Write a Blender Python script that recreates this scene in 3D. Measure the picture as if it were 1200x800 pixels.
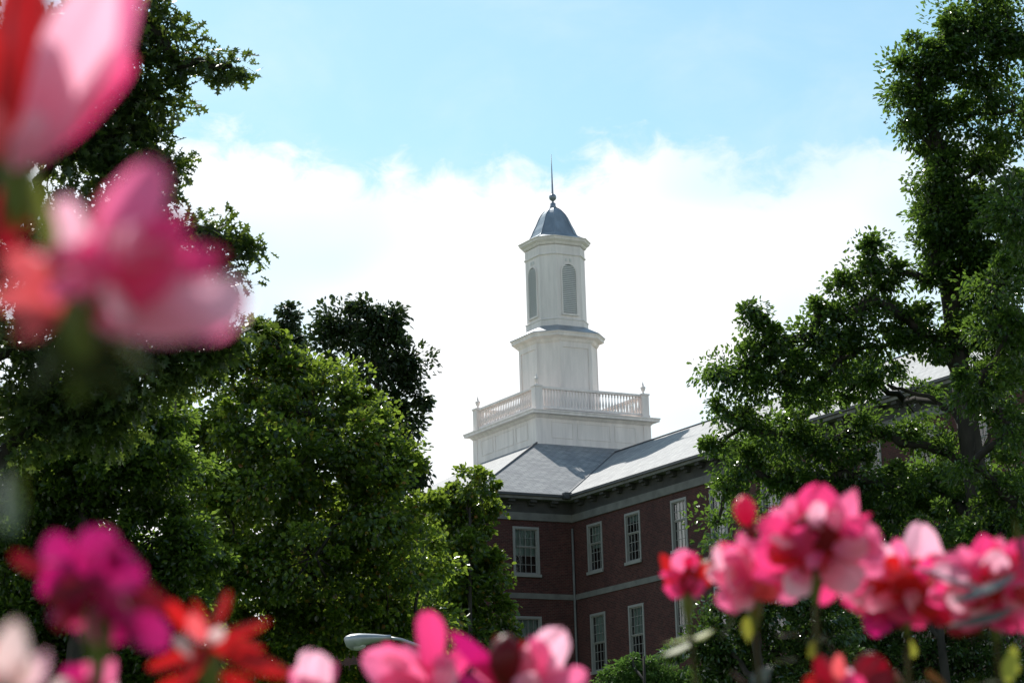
import bpy, bmesh, math, random
import numpy as np
from mathutils import Vector, Matrix, Euler

PI = math.pi
for o in list(bpy.data.objects):
    bpy.data.objects.remove(o)
C = bpy.context.scene.collection
SC = bpy.context.scene

# ------------------------------------------------------------------ camera
CAMZ = 1.3
F_PX, PITCH, ROLL = 2771.0, 0.228, -0.0302
_R = np.array([1., 0, 0]); _F = np.array([0, math.cos(PITCH), math.sin(PITCH)])
_U = np.array([0, -math.sin(PITCH), math.cos(PITCH)])
_c, _s = math.cos(ROLL), math.sin(ROLL)
_R, _U = _c * _R + _s * _U, -_s * _R + _c * _U
CAM = np.array([0, 0, CAMZ])
cd = bpy.data.cameras.new('camera')
cd.sensor_width = 36.0
cd.lens = 36.0 * F_PX / 1200.0
cd.clip_start = 0.02
cd.clip_end = 6000
cam = bpy.data.objects.new('camera', cd)
C.objects.link(cam)
cam.matrix_world = Matrix(((_R[0], _U[0], -_F[0], 0), (_R[1], _U[1], -_F[1], 0),
                           (_R[2], _U[2], -_F[2], CAMZ), (0, 0, 0, 1)))
cd.dof.use_dof = True
cd.dof.focus_distance = 105.0
cd.dof.aperture_fstop = 16.0
cd.dof.aperture_blades = 7
SC.camera = cam

# ------------------------------------------------------------------ sun, sky, exposure
SUN_EL, SUN_AZ = math.radians(49.0), math.radians(-23.0)      # azimuth from +Y towards +X
W = bpy.data.worlds.new('World'); SC.world = W
W.use_nodes = True
SKY_STRENGTH, CLOUD = 0.10, 11.5
nt = W.node_tree; nt.nodes.clear()
N, L = nt.nodes, nt.links


def wn(t, **k):
    n = N.new(t)
    for a, b in k.items():
        setattr(n, a, b)
    return n


def wmath(op, a, b=None, clamp=False):
    n = wn('ShaderNodeMath', operation=op, use_clamp=clamp)
    for i, v in enumerate((a, b)):
        if v is None:
            continue
        if isinstance(v, (int, float)):
            n.inputs[i].default_value = v
        else:
            L.new(v, n.inputs[i])
    return n.outputs[0]


sky = wn('ShaderNodeTexSky', sky_type='NISHITA', sun_disc=False, sun_elevation=SUN_EL,
         sun_rotation=SUN_AZ, altitude=50, air_density=1.0, dust_density=0.6, ozone_density=1.6)
tc = wn('ShaderNodeTexCoord')
sep = wn('ShaderNodeSeparateXYZ'); L.new(tc.outputs['Generated'], sep.inputs[0])
az = wmath('ARCTAN2', sep.outputs['X'], sep.outputs['Y'])
el = wmath('ARCSINE', sep.outputs['Z'])
comb = wn('ShaderNodeCombineXYZ'); L.new(az, comb.inputs[0]); L.new(el, comb.inputs[1])


def wnoise(scale, detail, rough, off=(0, 0, 0), sy=1.0, dist=0.0):
    mp = wn('ShaderNodeMapping'); L.new(tc.outputs['Generated'], mp.inputs[0])
    mp.inputs['Location'].default_value = off
    mp.inputs['Scale'].default_value = (1, 1, sy)
    n = wn('ShaderNodeTexNoise'); L.new(mp.outputs[0], n.inputs['Vector'])
    n.inputs['Scale'].default_value = scale; n.inputs['Detail'].default_value = detail
    n.inputs['Roughness'].default_value = rough; n.inputs['Distortion'].default_value = dist
    return n.outputs[0]


n1 = wnoise(13, 6, 0.55, (3.1, 0.2, 0.4), 1.6, 0.3)
n2 = wnoise(52, 6, 0.58, (1.3, 5.2, 0.7), 1.5, 0.4)
n3 = wnoise(4.5, 3, 0.5, (7.7, 2.2, 1.4), 1.8)
# a bank of cumulus: its skyline (azimuth, elevation in radians) with puffs and dips
SKYLINE = [(-0.60, 0.300), (-0.30, 0.325), (-0.19, 0.322), (-0.135, 0.312), (-0.10, 0.306), (-0.066, 0.299), (-0.036, 0.296), (-0.015, 0.293), (0.002, 0.298),
           (0.020, 0.291), (0.040, 0.303), (0.060, 0.304), (0.076, 0.309), (0.088, 0.300), (0.100, 0.293), (0.115, 0.289), (0.140, 0.297), (0.165, 0.300), (0.19, 0.298), (0.30, 0.29), (0.60, 0.31)]
fc = wn('ShaderNodeFloatCurve')
cv = fc.mapping.curves[0]
cv.points[0].location = (0, 0.5); cv.points[1].location = (1, 0.5)
for a_, e_ in SKYLINE: cv.points.new((a_ + 0.7) / 1.4, (e_ - 0.2) / 0.2)
fc.mapping.update()
L.new(wmath('DIVIDE', wmath('ADD', az, 0.7), 1.4, True), fc.inputs['Value'])
line = wmath('ADD', wmath('MULTIPLY', fc.outputs[0], 0.2), 0.2)
edge = wmath('MULTIPLY', wmath('SUBTRACT', line, el), 42.0)
edge = wmath('ADD', edge, wmath('MULTIPLY', wmath('SUBTRACT', n1, 0.5), 0.9))
edge = wmath('ADD', edge, wmath('MULTIPLY', wmath('SUBTRACT', n2, 0.5), 2.2))
edge = wmath('ADD', edge, 0.15)
ss = wn('ShaderNodeMapRange', interpolation_type='SMOOTHSTEP')
L.new(edge, ss.inputs[0]); ss.inputs[1].default_value = -0.45; ss.inputs[2].default_value = 0.55
# thin spots low in the bank, and thin veil above it
low = wn('ShaderNodeMapRange', interpolation_type='SMOOTHSTEP')
L.new(n3, low.inputs[0]); low.inputs[1].default_value = 0.46; low.inputs[2].default_value = 0.64
low.inputs[3].default_value = 1.0; low.inputs[4].default_value = 0.48
veil = wn('ShaderNodeMapRange', interpolation_type='SMOOTHSTEP')
L.new(n1, veil.inputs[0]); veil.inputs[1].default_value = 0.40; veil.inputs[2].default_value = 0.8
veil.inputs[3].default_value = 0.0; veil.inputs[4].default_value = 0.20
mask = wmath('MULTIPLY', ss.outputs[0], low.outputs[0])
mask = wmath('MAXIMUM', mask, veil.outputs[0])
hs = wn('ShaderNodeMix', data_type='RGBA', blend_type='MULTIPLY')
hs.inputs['Factor'].default_value = 1.0
L.new(sky.outputs[0], hs.inputs['A']); hs.inputs['B'].default_value = (1.45, 1.74, 1.50, 1)
mix = wn('ShaderNodeMix', data_type='RGBA')
L.new(mask, mix.inputs['Factor']); L.new(hs.outputs['Result'], mix.inputs['A'])
mix.inputs['B'].default_value = (CLOUD, CLOUD * 1.0, CLOUD * 1.01, 1)
bg = wn('ShaderNodeBackground'); L.new(mix.outputs['Result'], bg.inputs[0])
bg.inputs[1].default_value = SKY_STRENGTH
wo = wn('ShaderNodeOutputWorld'); L.new(bg.outputs[0], wo.inputs[0])

sd = bpy.data.lights.new('sun', 'SUN'); sd.energy = 5.0; sd.angle = math.radians(0.53)
sd.color = (1.0, 0.955, 0.88)
sun = bpy.data.objects.new('sun', sd); C.objects.link(sun)
_sv = Vector((math.sin(SUN_AZ) * math.cos(SUN_EL), math.cos(SUN_AZ) * math.cos(SUN_EL), math.sin(SUN_EL)))
sun.rotation_euler = _sv.to_track_quat('Z', 'Y').to_euler()
sun.location = (-40, 60, 80)

SC.view_settings.view_transform = 'Standard'
SC.view_settings.look = 'None'
SC.view_settings.gamma = 1.0
SC.view_settings.use_curve_mapping = False
SC.view_settings.exposure = 0.0
SC.render.engine = 'CYCLES'
SC.cycles.max_bounces = 6
SC.cycles.transparent_max_bounces = 8

# ------------------------------------------------------------------ helpers


def at(px, py, d):
    """point in the world seen at photo pixel (px, py), d metres in front of the camera"""
    return CAM + (_F + (px - 600) / F_PX * _R - (py - 400) / F_PX * _U) * d


def link(o, parent=None):
    C.objects.link(o)
    if parent is not None:
        o.parent = parent
    return o


def tag(o, label=None, cat=None, group=None, kind=None):
    if label: o['label'] = label
    if cat: o['category'] = cat
    if group: o['group'] = group
    if kind: o['kind'] = kind
    return o


def empty(name, loc, rz=0.0):
    o = bpy.data.objects.new(name, None)
    o.location = tuple(loc); o.rotation_euler = (0, 0, rz); o.empty_display_size = 0.3
    return link(o)


class MB:
    """collects quads / boxes / tubes into one mesh"""

    def __init__(s):
        s.v, s.f, s.m = [], [], []

    def face(s, pts, m=0):
        i = len(s.v); s.v += [tuple(p) for p in pts]
        s.f.append(tuple(range(i, i + len(pts)))); s.m.append(m)

    def box(s, x0, x1, y0, y1, z0, z1, m=0, skip=''):
        i = len(s.v)
        s.v += [(x0, y0, z0), (x1, y0, z0), (x1, y1, z0), (x0, y1, z0),
                (x0, y0, z1), (x1, y0, z1), (x1, y1, z1), (x0, y1, z1)]
        for q in ((0, 3, 2, 1), (4, 5, 6, 7), (0, 1, 5, 4), (1, 2, 6, 5), (2, 3, 7, 6), (3, 0, 4, 7)):
            s.f.append(tuple(i + k for k in q)); s.m.append(m)

    def prism(s, ring0, ring1, cap0=True, cap1=True, m=0):
        n = len(ring0); i = len(s.v)
        s.v += [tuple(p) for p in ring0] + [tuple(p) for p in ring1]
        for k in range(n):
            s.f.append((i + k, i + (k + 1) % n, i + n + (k + 1) % n, i + n + k)); s.m.append(m)
        if cap0: s.f.append(tuple(i + k for k in reversed(range(n)))); s.m.append(m)
        if cap1: s.f.append(tuple(i + n + k for k in range(n))); s.m.append(m)

    def stack(s, rings, m=0, cap0=True, cap1=True):
        n = len(rings[0]); i = len(s.v)
        for r in rings: s.v += [tuple(p) for p in r]
        for j in range(len(rings) - 1):
            a, b = i + j * n, i + (j + 1) * n
            for k in range(n):
                s.f.append((a + k, a + (k + 1) % n, b + (k + 1) % n, b + k)); s.m.append(m)
        if cap0: s.f.append(tuple(i + k for k in reversed(range(n)))); s.m.append(m)
        if cap1:
            a = i + (len(rings) - 1) * n
            s.f.append(tuple(a + k for k in range(n))); s.m.append(m)

    def lathe(s, prof, cx=0, cy=0, seg=12, m=0):
        s.stack([[(cx + r * math.cos(2 * PI * k / seg), cy + r * math.sin(2 * PI * k / seg), z)
                  for k in range(seg)] for r, z in prof], m)

    def tube(s, pts, rad, seg=6, m=0):
        pts = [Vector(tuple(map(float, p))) for p in pts]
        rings = []
        for i, p in enumerate(pts):
            d = (pts[min(i + 1, len(pts) - 1)] - pts[max(i - 1, 0)])
            if d.length < 1e-9: d = Vector((0, 0, 1))
            d.normalize()
            a = d.cross(Vector((0.31, 0.87, 0.38))); a.normalize(); b = d.cross(a)
            r = rad[i] if hasattr(rad, '__len__') else rad
            rings.append([p + a * (r * math.cos(2 * PI * k / seg)) + b * (r * math.sin(2 * PI * k / seg))
                          for k in range(seg)])
        s.stack(rings, m)

    def build(s, name, mats, parent=None, smooth=False, uv=False):
        me = bpy.data.meshes.new(name)
        me.from_pydata(s.v, [], s.f)
        if not isinstance(mats, (list, tuple)): mats = [mats]
        for mm in mats: me.materials.append(mm)
        me.polygons.foreach_set('material_index', s.m)
        me.polygons.foreach_set('use_smooth', [smooth] * len(s.f))
        if uv: box_uv(me)
        me.update()
        return link(bpy.data.objects.new(name, me), parent)


def box_uv(me):
    uvl = me.uv_layers.new(name='uv')
    Z = Vector((0, 0, 1))
    for p in me.polygons:
        n = p.normal
        t = Z.cross(n)
        t = Vector((1, 0, 0)) if t.length < 1e-3 else t.normalized()
        b = n.cross(t)
        for li in p.loop_indices:
            co = me.vertices[me.loops[li].vertex_index].co
            uvl.data[li].uv = (co.dot(t), co.dot(b))


def mesh_np(name, V, T, mats, parent=None, smooth=False, k=3, midx=None):
    """fast mesh from numpy vertices and equal-size faces"""
    me = bpy.data.meshes.new(name)
    me.vertices.add(len(V)); me.vertices.foreach_set('co', V.astype(np.float32).ravel())
    nf = len(T)
    me.loops.add(nf * k); me.loops.foreach_set('vertex_index', T.astype(np.int32).ravel())
    me.polygons.add(nf)
    me.polygons.foreach_set('loop_start', np.arange(0, nf * k, k, dtype=np.int32))
    if not isinstance(mats, (list, tuple)): mats = [mats]
    for mm in mats: me.materials.append(mm)
    me.polygons.foreach_set('use_smooth', np.full(nf, smooth, dtype=bool))
    if midx is not None: me.polygons.foreach_set('material_index', midx.astype(np.int32))
    me.update(calc_edges=True); me.validate()
    return link(bpy.data.objects.new(name, me), parent)


# ------------------------------------------------------------------ materials


def mat(name):
    m = bpy.data.materials.new(name); m.use_nodes = True
    nt = m.node_tree
    return m, nt, nt.nodes['Principled BSDF'], nt.nodes['Material Output']


def nodes(nt, t, **k):
    n = nt.nodes.new(t)
    for a, b in k.items(): setattr(n, a, b)
    return n


def noise(nt, scale, detail=4, rough=0.55, coord='Object', sc=(1, 1, 1)):
    tcn = nodes(nt, 'ShaderNodeTexCoord'); mp = nodes(nt, 'ShaderNodeMapping')
    mp.inputs['Scale'].default_value = sc
    nt.links.new(tcn.outputs[coord], mp.inputs[0])
    n = nodes(nt, 'ShaderNodeTexNoise'); n.inputs['Scale'].default_value = scale
    n.inputs['Detail'].default_value = detail; n.inputs['Roughness'].default_value = rough
    nt.links.new(mp.outputs[0], n.inputs['Vector'])
    return n.outputs[0]


def ramp(nt, src, cols):
    r = nodes(nt, 'ShaderNodeValToRGB')
    while len(r.color_ramp.elements) < len(cols): r.color_ramp.elements.new(0.5)
    for e, (p, c) in zip(r.color_ramp.elements, cols):
        e.position = p; e.color = (*c, 1)
    nt.links.new(src, r.inputs[0])
    return r.outputs[0]


def simple(name, col, rough=0.6, var=0.12, scale=3.0, metal=0.0, spec=0.5, bump=0.0, sc=(1, 1, 1)):
    m, nt, b, _ = mat(name)
    n = noise(nt, scale, 5, 0.6, sc=sc)
    lo = tuple(c * (1 - var) for c in col); hi = tuple(min(1, c * (1 + var)) for c in col)
    nt.links.new(ramp(nt, n, [(0.3, lo), (0.7, hi)]), b.inputs['Base Color'])
    b.inputs['Roughness'].default_value = rough; b.inputs['Metallic'].default_value = metal
    b.inputs['Specular IOR Level'].default_value = spec
    if bump:
        bp = nodes(nt, 'ShaderNodeBump'); bp.inputs['Strength'].default_value = bump
        nt.links.new(n, bp.inputs['Height']); nt.links.new(bp.outputs[0], b.inputs['Normal'])
    return m


def brick_mat():
    m, nt, b, _ = mat('red_brick')
    tcn = nodes(nt, 'ShaderNodeTexCoord')
    br = nodes(nt, 'ShaderNodeTexBrick')
    nt.links.new(tcn.outputs['UV'], br.inputs['Vector'])
    br.inputs['Scale'].default_value = 1.0
    br.inputs['Brick Width'].default_value = 0.22; br.inputs['Row Height'].default_value = 0.075
    br.inputs['Mortar Size'].default_value = 0.008; br.inputs['Bias'].default_value = -0.1
    br.inputs['Color1'].default_value = (0.092, 0.033, 0.031, 1)
    br.inputs['Color2'].default_value = (0.050, 0.022, 0.021, 1)
    br.inputs['Mortar'].default_value = (0.10, 0.075, 0.07, 1)
    n = noise(nt, 0.9, 6, 0.65)
    n2 = noise(nt, 6.0, 4, 0.65)
    mx = nodes(nt, 'ShaderNodeMix', data_type='RGBA', blend_type='MULTIPLY'); mx.inputs['Factor'].default_value = 1
    nt.links.new(br.outputs['Color'], mx.inputs['A'])
    nt.links.new(ramp(nt, n, [(0.25, (0.7, 0.68, 0.7)), (0.75, (1.15, 1.1, 1.05))]), mx.inputs['B'])
    mx2 = nodes(nt, 'ShaderNodeMix', data_type='RGBA', blend_type='MULTIPLY'); mx2.inputs['Factor'].default_value = 1
    nt.links.new(mx.outputs['Result'], mx2.inputs['A'])
    nt.links.new(ramp(nt, n2, [(0.3, (0.75, 0.75, 0.78)), (0.7, (1.2, 1.15, 1.1))]), mx2.inputs['B'])
    nt.links.new(mx2.outputs['Result'], b.inputs['Base Color'])
    b.inputs['Roughness'].default_value = 0.9; b.inputs['Specular IOR Level'].default_value = 0.2
    return m


def slate_mat():
    m, nt, b, _ = mat('slate')
    tcn = nodes(nt, 'ShaderNodeTexCoord')
    br = nodes(nt, 'ShaderNodeTexBrick')
    nt.links.new(tcn.outputs['UV'], br.inputs['Vector'])
    br.inputs['Scale'].default_value = 1.0
    br.inputs['Brick Width'].default_value = 0.42; br.inputs['Row Height'].default_value = 0.24
    br.inputs['Mortar Size'].default_value = 0.02; br.inputs['Mortar Smooth'].default_value = 0.4
    br.inputs['Color1'].default_value = (0.33, 0.335, 0.34, 1)
    br.inputs['Color2'].default_value = (0.235, 0.24, 0.255, 1)
    br.inputs['Mortar'].default_value = (0.13, 0.135, 0.145, 1)
    n = noise(nt, 1.3, 6, 0.7)
    mx = nodes(nt, 'ShaderNodeMix', data_type='RGBA', blend_type='MULTIPLY'); mx.inputs['Factor'].default_value = 1
    nt.links.new(br.outputs['Color'], mx.inputs['A'])
    nt.links.new(ramp(nt, n, [(0.3, (0.72, 0.74, 0.76)), (0.7, (1.2, 1.18, 1.15))]), mx.inputs['B'])
    nt.links.new(mx.outputs['Result'], b.inputs['Base Color'])
    b.inputs['Roughness'].default_value = 0.72; b.inputs['Specular IOR Level'].default_value = 0.6
    bp = nodes(nt, 'ShaderNodeBump'); bp.inputs['Strength'].default_value = 0.5; bp.inputs['Distance'].default_value = 0.02
    nt.links.new(br.outputs['Fac'], bp.inputs['Height']); bp.invert = True
    nt.links.new(bp.outputs[0], b.inputs['Normal'])
    return m


def leaf_mat(name, a, b_, trans, rough=0.42, spec=0.5, tfac=0.35, odd=None):
    m, nt, b, out = mat(name)
    g = nodes(nt, 'ShaderNodeNewGeometry')
    cols = [(0.0, a), (0.9, b_)]
    if odd: cols = [(0.0, a), (0.95, b_), (0.985, odd)]
    col = ramp(nt, g.outputs['Random Per Island'], cols)
    nt.links.new(col, b.inputs['Base Color'])
    b.inputs['Roughness'].default_value = rough; b.inputs['Specular IOR Level'].default_value = spec
    tr = nodes(nt, 'ShaderNodeBsdfTranslucent')
    tcol = ramp(nt, g.outputs['Random Per Island'],
                [(0.0, tuple(c * 0.7 for c in trans)), (1.0, tuple(c * 1.25 for c in trans))])
    nt.links.new(tcol, tr.inputs[0])
    mx = nodes(nt, 'ShaderNodeMixShader'); mx.inputs[0].default_value = tfac
    nt.links.new(b.outputs[0], mx.inputs[1]); nt.links.new(tr.outputs[0], mx.inputs[2])
    nt.links.new(mx.outputs[0], out.inputs[0])
    return m


def petal_mat(name, inner, outer, trans, tfac=0.55, rough=0.42):
    """petal pigment from base (u=0) to rim (u=1), translucent"""
    m, nt, b, out = mat(name)
    tcn = nodes(nt, 'ShaderNodeTexCoord'); sp = nodes(nt, 'ShaderNodeSeparateXYZ')
    nt.links.new(tcn.outputs['UV'], sp.inputs[0])
    mr = nodes(nt, 'ShaderNodeMapRange'); nt.links.new(sp.outputs['X'], mr.inputs[0])
    n = noise(nt, 9.0, 3, 0.5, 'UV', (1.5, 5, 1))
    ad = nodes(nt, 'ShaderNodeMath', operation='MULTIPLY_ADD'); nt.links.new(n, ad.inputs[0])
    ad.inputs[1].default_value = 0.4
    sb = nodes(nt, 'ShaderNodeMath', operation='SUBTRACT'); nt.links.new(sp.outputs['X'], sb.inputs[0]); sb.inputs[1].default_value = 0.2
    nt.links.new(sb.outputs[0], ad.inputs[2])
    nt.links.new(ramp(nt, ad.outputs[0], [(0.05, inner), (0.75, outer)]), b.inputs['Base Color'])
    b.inputs['Roughness'].default_value = rough
    b.inputs['Sheen Weight'].default_value = 0.1
    tr = nodes(nt, 'ShaderNodeBsdfTranslucent'); tr.inputs[0].default_value = (*trans, 1)
    mx = nodes(nt, 'ShaderNodeMixShader'); mx.inputs[0].default_value = tfac
    nt.links.new(b.outputs[0], mx.inputs[1]); nt.links.new(tr.outputs[0], mx.inputs[2])
    nt.links.new(mx.outputs[0], out.inputs[0])
    return m


def glass_mat():
    m, nt, b, out = mat('window_glass')
    nt.nodes.remove(b)
    fr = nodes(nt, 'ShaderNodeFresnel'); fr.inputs[0].default_value = 2.2
    gl = nodes(nt, 'ShaderNodeBsdfGlossy'); gl.inputs['Roughness'].default_value = 0.015
    n = noise(nt, 2.5, 2, 0.5)
    bp = nodes(nt, 'ShaderNodeBump'); bp.inputs['Strength'].default_value = 0.06
    nt.links.new(n, bp.inputs['Height']); nt.links.new(bp.outputs[0], gl.inputs['Normal'])
    tr = nodes(nt, 'ShaderNodeBsdfTransparent'); tr.inputs[0].default_value = (0.75, 0.83, 0.82, 1)
    mx = nodes(nt, 'ShaderNodeMixShader')
    nt.links.new(fr.outputs[0], mx.inputs[0]); nt.links.new(tr.outputs[0], mx.inputs[1])
    nt.links.new(gl.outputs[0], mx.inputs[2]); nt.links.new(mx.outputs[0], out.inputs[0])
    return m


M = {}
M['brick'] = brick_mat()
M['slate'] = slate_mat()
M['stone'] = simple('limestone', (0.15, 0.146, 0.136), 0.85, 0.25, 1.7)
M['eave_shade'] = simple('eave_shade_stone', (0.045, 0.043, 0.041), 0.9, 0.35, 1.3)  # stone darkened in colour to carry the shade under the eaves
M['white'] = simple('white_paint', (0.80, 0.725, 0.69), 0.5, 0.13, 1.3, sc=(2.2, 2.2, 0.3))
M['frame'] = simple('window_paint', (0.25, 0.245, 0.235), 0.55, 0.07, 2.0)
M['lead'] = simple('lead_sheet', (0.28, 0.31, 0.35), 0.40, 0.25, 1.8, metal=0.55, sc=(1, 1, 0.4))
M['gutter'] = simple('dark_gutter', (0.05, 0.052, 0.056), 0.5, 0.2, 2.0)
M['flash'] = simple('dark_flashing', (0.06, 0.065, 0.075), 0.5, 0.2, 2.0)
M['louvre'] = simple('louvre_paint', (0.66, 0.645, 0.62), 0.6, 0.08, 2.0)
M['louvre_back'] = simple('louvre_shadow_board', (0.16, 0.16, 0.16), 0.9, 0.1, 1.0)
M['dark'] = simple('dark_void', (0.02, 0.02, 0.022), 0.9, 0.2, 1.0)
M['curtain'] = simple('curtain', (0.42, 0.52, 0.49), 0.9, 0.15, 6.0, sc=(6, 6, 0.3))
M['whitecurtain'] = simple('white_curtain', (0.8, 0.82, 0.82), 0.9, 0.12, 6.0, sc=(6, 6, 0.3))
M['glass'] = glass_mat()
M['galv'] = simple('galvanised_steel', (0.36, 0.38, 0.40), 0.42, 0.1, 5.0, metal=0.5)
M['lens'] = simple('lamp_lens', (0.45, 0.46, 0.46), 0.2, 0.05, 3.0)
M['bark'] = simple('bark', (0.032, 0.027, 0.022), 0.95, 0.45, 9.0, bump=0.6, sc=(1, 1, 0.25))
M['grass'] = simple('lawn', (0.06, 0.10, 0.03), 0.95, 0.35, 0.6)
# foliage
M['oak'] = leaf_mat('oak_leaf', (0.020, 0.036, 0.014), (0.045, 0.072, 0.022), (0.16, 0.23, 0.03), 0.36, 0.5, 0.35)
M['maple'] = leaf_mat('maple_leaf', (0.013, 0.030, 0.008), (0.040, 0.068, 0.014), (0.34, 0.48, 0.05), 0.24, 0.5, 0.40, (0.22, 0.07, 0.02))
M['mapledark'] = leaf_mat('deep_green_leaf', (0.012, 0.027, 0.008), (0.038, 0.066, 0.015), (0.26, 0.40, 0.045), 0.24, 0.5, 0.38)
M['evergreen'] = leaf_mat('evergreen_leaf', (0.014, 0.030, 0.012), (0.034, 0.056, 0.019), (0.08, 0.13, 0.025), 0.3, 0.5, 0.22)
M['willow'] = leaf_mat('willow_oak_leaf', (0.014, 0.032, 0.011), (0.040, 0.072, 0.019), (0.21, 0.36, 0.045), 0.22, 0.5, 0.38)
M['glossy'] = leaf_mat('glossy_leaf', (0.020, 0.045, 0.014), (0.05, 0.09, 0.022), (0.12, 0.22, 0.03), 0.20, 0.9, 0.28)
M['bush'] = leaf_mat('bush_leaf', (0.06, 0.12, 0.03), (0.10, 0.18, 0.04), (0.16, 0.30, 0.05), 0.5, 0.4, 0.4)
# flowers
M['pink'] = petal_mat('pink_petal', (0.84, 0.06, 0.22), (0.93, 0.18, 0.40), (1.0, 0.20, 0.42))
M['pale'] = petal_mat('pale_pink_petal', (0.88, 0.12, 0.30), (0.95, 0.48, 0.60), (1.0, 0.52, 0.68), 0.64)
M['hot'] = petal_mat('hot_pink_petal', (0.78, 0.02, 0.13), (0.90, 0.075, 0.27), (1.0, 0.06, 0.26))
M['magenta'] = petal_mat('magenta_petal', (0.40, 0.006, 0.07), (0.50, 0.018, 0.21), (0.55, 0.008, 0.16))
M['red'] = petal_mat('red_petal', (0.40, 0.008, 0.010), (0.52, 0.016, 0.018), (0.62, 0.012, 0.016))
M['coral'] = petal_mat('coral_petal', (0.72, 0.06, 0.07), (0.85, 0.17, 0.20), (0.9, 0.12, 0.14))
M['deep'] = petal_mat('deep_red_petal', (0.20, 0.004, 0.012), (0.30, 0.008, 0.03), (0.28, 0.003, 0.016))
M['whitish'] = petal_mat('whitish_petal', (0.75, 0.55, 0.52), (0.85, 0.75, 0.74), (0.8, 0.55, 0.55))
M['stem'] = simple('flower_stem', (0.045, 0.040, 0.012), 0.8, 0.3, 30.0, spec=0.08)
M['sepal'] = leaf_mat('sepal_green', (0.10, 0.13, 0.02), (0.16, 0.19, 0.03), (0.25, 0.28, 0.03), 0.5, 0.4, 0.35)
M['fleaf'] = leaf_mat('flower_leaf', (0.022, 0.030, 0.008), (0.034, 0.044, 0.012), (0.07, 0.08, 0.012), 0.75, 0.10, 0.25)
M['deepleaf'] = leaf_mat('bronze_leaf', (0.07, 0.022, 0.012), (0.10, 0.035, 0.014), (0.16, 0.05, 0.015), 0.5, 0.3, 0.3)
M['yleaf'] = leaf_mat('yellow_leaf', (0.28, 0.28, 0.03), (0.36, 0.36, 0.05), (0.5, 0.5, 0.06), 0.45, 0.5, 0.45)
M['gleaf'] = leaf_mat('waxy_leaf', (0.09, 0.125, 0.115), (0.13, 0.165, 0.155), (0.08, 0.14, 0.07), 0.30, 0.7, 0.15)

# ------------------------------------------------------------------ ground
g = MB(); g.face([(-3000, -3000, 0), (3000, -3000, 0), (3000, 3000, 0), (-3000, 3000, 0)])
tag(g.build('ground', M['grass']), kind='structure')

# ------------------------------------------------------------------ brick building with its tower
PSI = 0.5069
OB = np.array([2.6307, 112.0, 0])
B = empty('brick_building', OB, PSI)
tag(B, 'dark red brick building with grey slate hipped roof and white octagonal cupola tower', 'building')
ZS = CAMZ                     # measured heights are above the camera
EAVE, SL, OV = 18.238 + ZS, 0.5266, 0.56
X0, X1, Y1 = -4.93, 16.34, 21.27       # central block in plan; right wing is x 0..13.06, y -48..0
XW, YW = 13.06, -48.0
UP_T, UP_B = 16.71 + ZS, 14.415 + ZS
LO_T, LO_B = 12.488 + ZS, 9.768 + ZS
RW = [(1.344, 2.712), (4.76, 6.09), (8.70, 10.0), (11.85, 13.15), (15.75, 17.1), (19.2, 20.5),
      (22.7, 24.0), (26.1, 27.4), (29.1, 30.4), (32.9, 34.2), (36.5, 37.8)]
FW = [(-3.29, -1.878)]


def wall_panel(mb, u0, u1, z0, z1, holes, P, depth=0.16):
    """wall with real openings: P(u, z, d) -> xyz, d going into the wall"""
    us = sorted({u0, u1, *[h[0] for h in holes], *[h[1] for h in holes]})
    zs = sorted({z0, z1, *[h[2] for h in holes], *[h[3] for h in holes]})
    for i in range(len(us) - 1):
        for j in range(len(zs) - 1):
            cu, cz = (us[i] + us[i + 1]) / 2, (zs[j] + zs[j + 1]) / 2
            if any(h[0] < cu < h[1] and h[2] < cz < h[3] for h in holes): continue
            mb.face([P(us[i], zs[j], 0), P(us[i + 1], zs[j], 0), P(us[i + 1], zs[j + 1], 0), P(us[i], zs[j + 1], 0)])
    for a, b, c, d in holes:
        mb.face([P(a, c, 0), P(a, d, 0), P(a, d, depth), P(a, c, depth)])
        mb.face([P(b, c, 0), P(b, c, depth), P(b, d, depth), P(b, d, 0)])
        mb.face([P(a, d, 0), P(b, d, 0), P(b, d, depth), P(a, d, depth)])
        mb.face([P(a, c, 0), P(a, c, depth), P(b, c, depth), P(b, c, 0)])


wb = MB()
fh = [(a, b, z0, z1) for a, b in FW for z0, z1 in ((UP_B, UP_T), (LO_B, LO_T))]
wall_panel(wb, X0, 0, 0, EAVE - 0.02, fh, lambda u, z, d: (u, d, z))
rh = [(a, b, z0, z1) for a, b in RW for z0, z1 in ((UP_B, UP_T), (LO_B, LO_T))]
wall_panel(wb, 0, -YW, 0, EAVE - 0.02, rh, lambda u, z, d: (d, -u, z))
wb.face([(X0, Y1, 0), (X0, 0, 0), (X0, 0, EAVE), (X0, Y1, EAVE)])
wb.face([(X1, Y1, 0), (X0, Y1, 0), (X0, Y1, EAVE), (X1, Y1, EAVE)])
wb.face([(X1, 0, 0), (X1, Y1, 0), (X1, Y1, EAVE), (X1, 0, EAVE)])
wb.face([(XW, 0, 0), (X1, 0, 0), (X1, 0, EAVE), (XW, 0, EAVE)])
wb.face([(XW, YW, 0), (XW, 0, 0), (XW, 0, EAVE), (XW, YW, EAVE)])
wb.face([(0, YW, 0), (XW, YW, 0), (XW, YW, EAVE), (XW / 2, YW, EAVE + SL * XW / 2), (0, YW, EAVE)])
wb.build('wall', M['brick'], B, uv=True)

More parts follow.
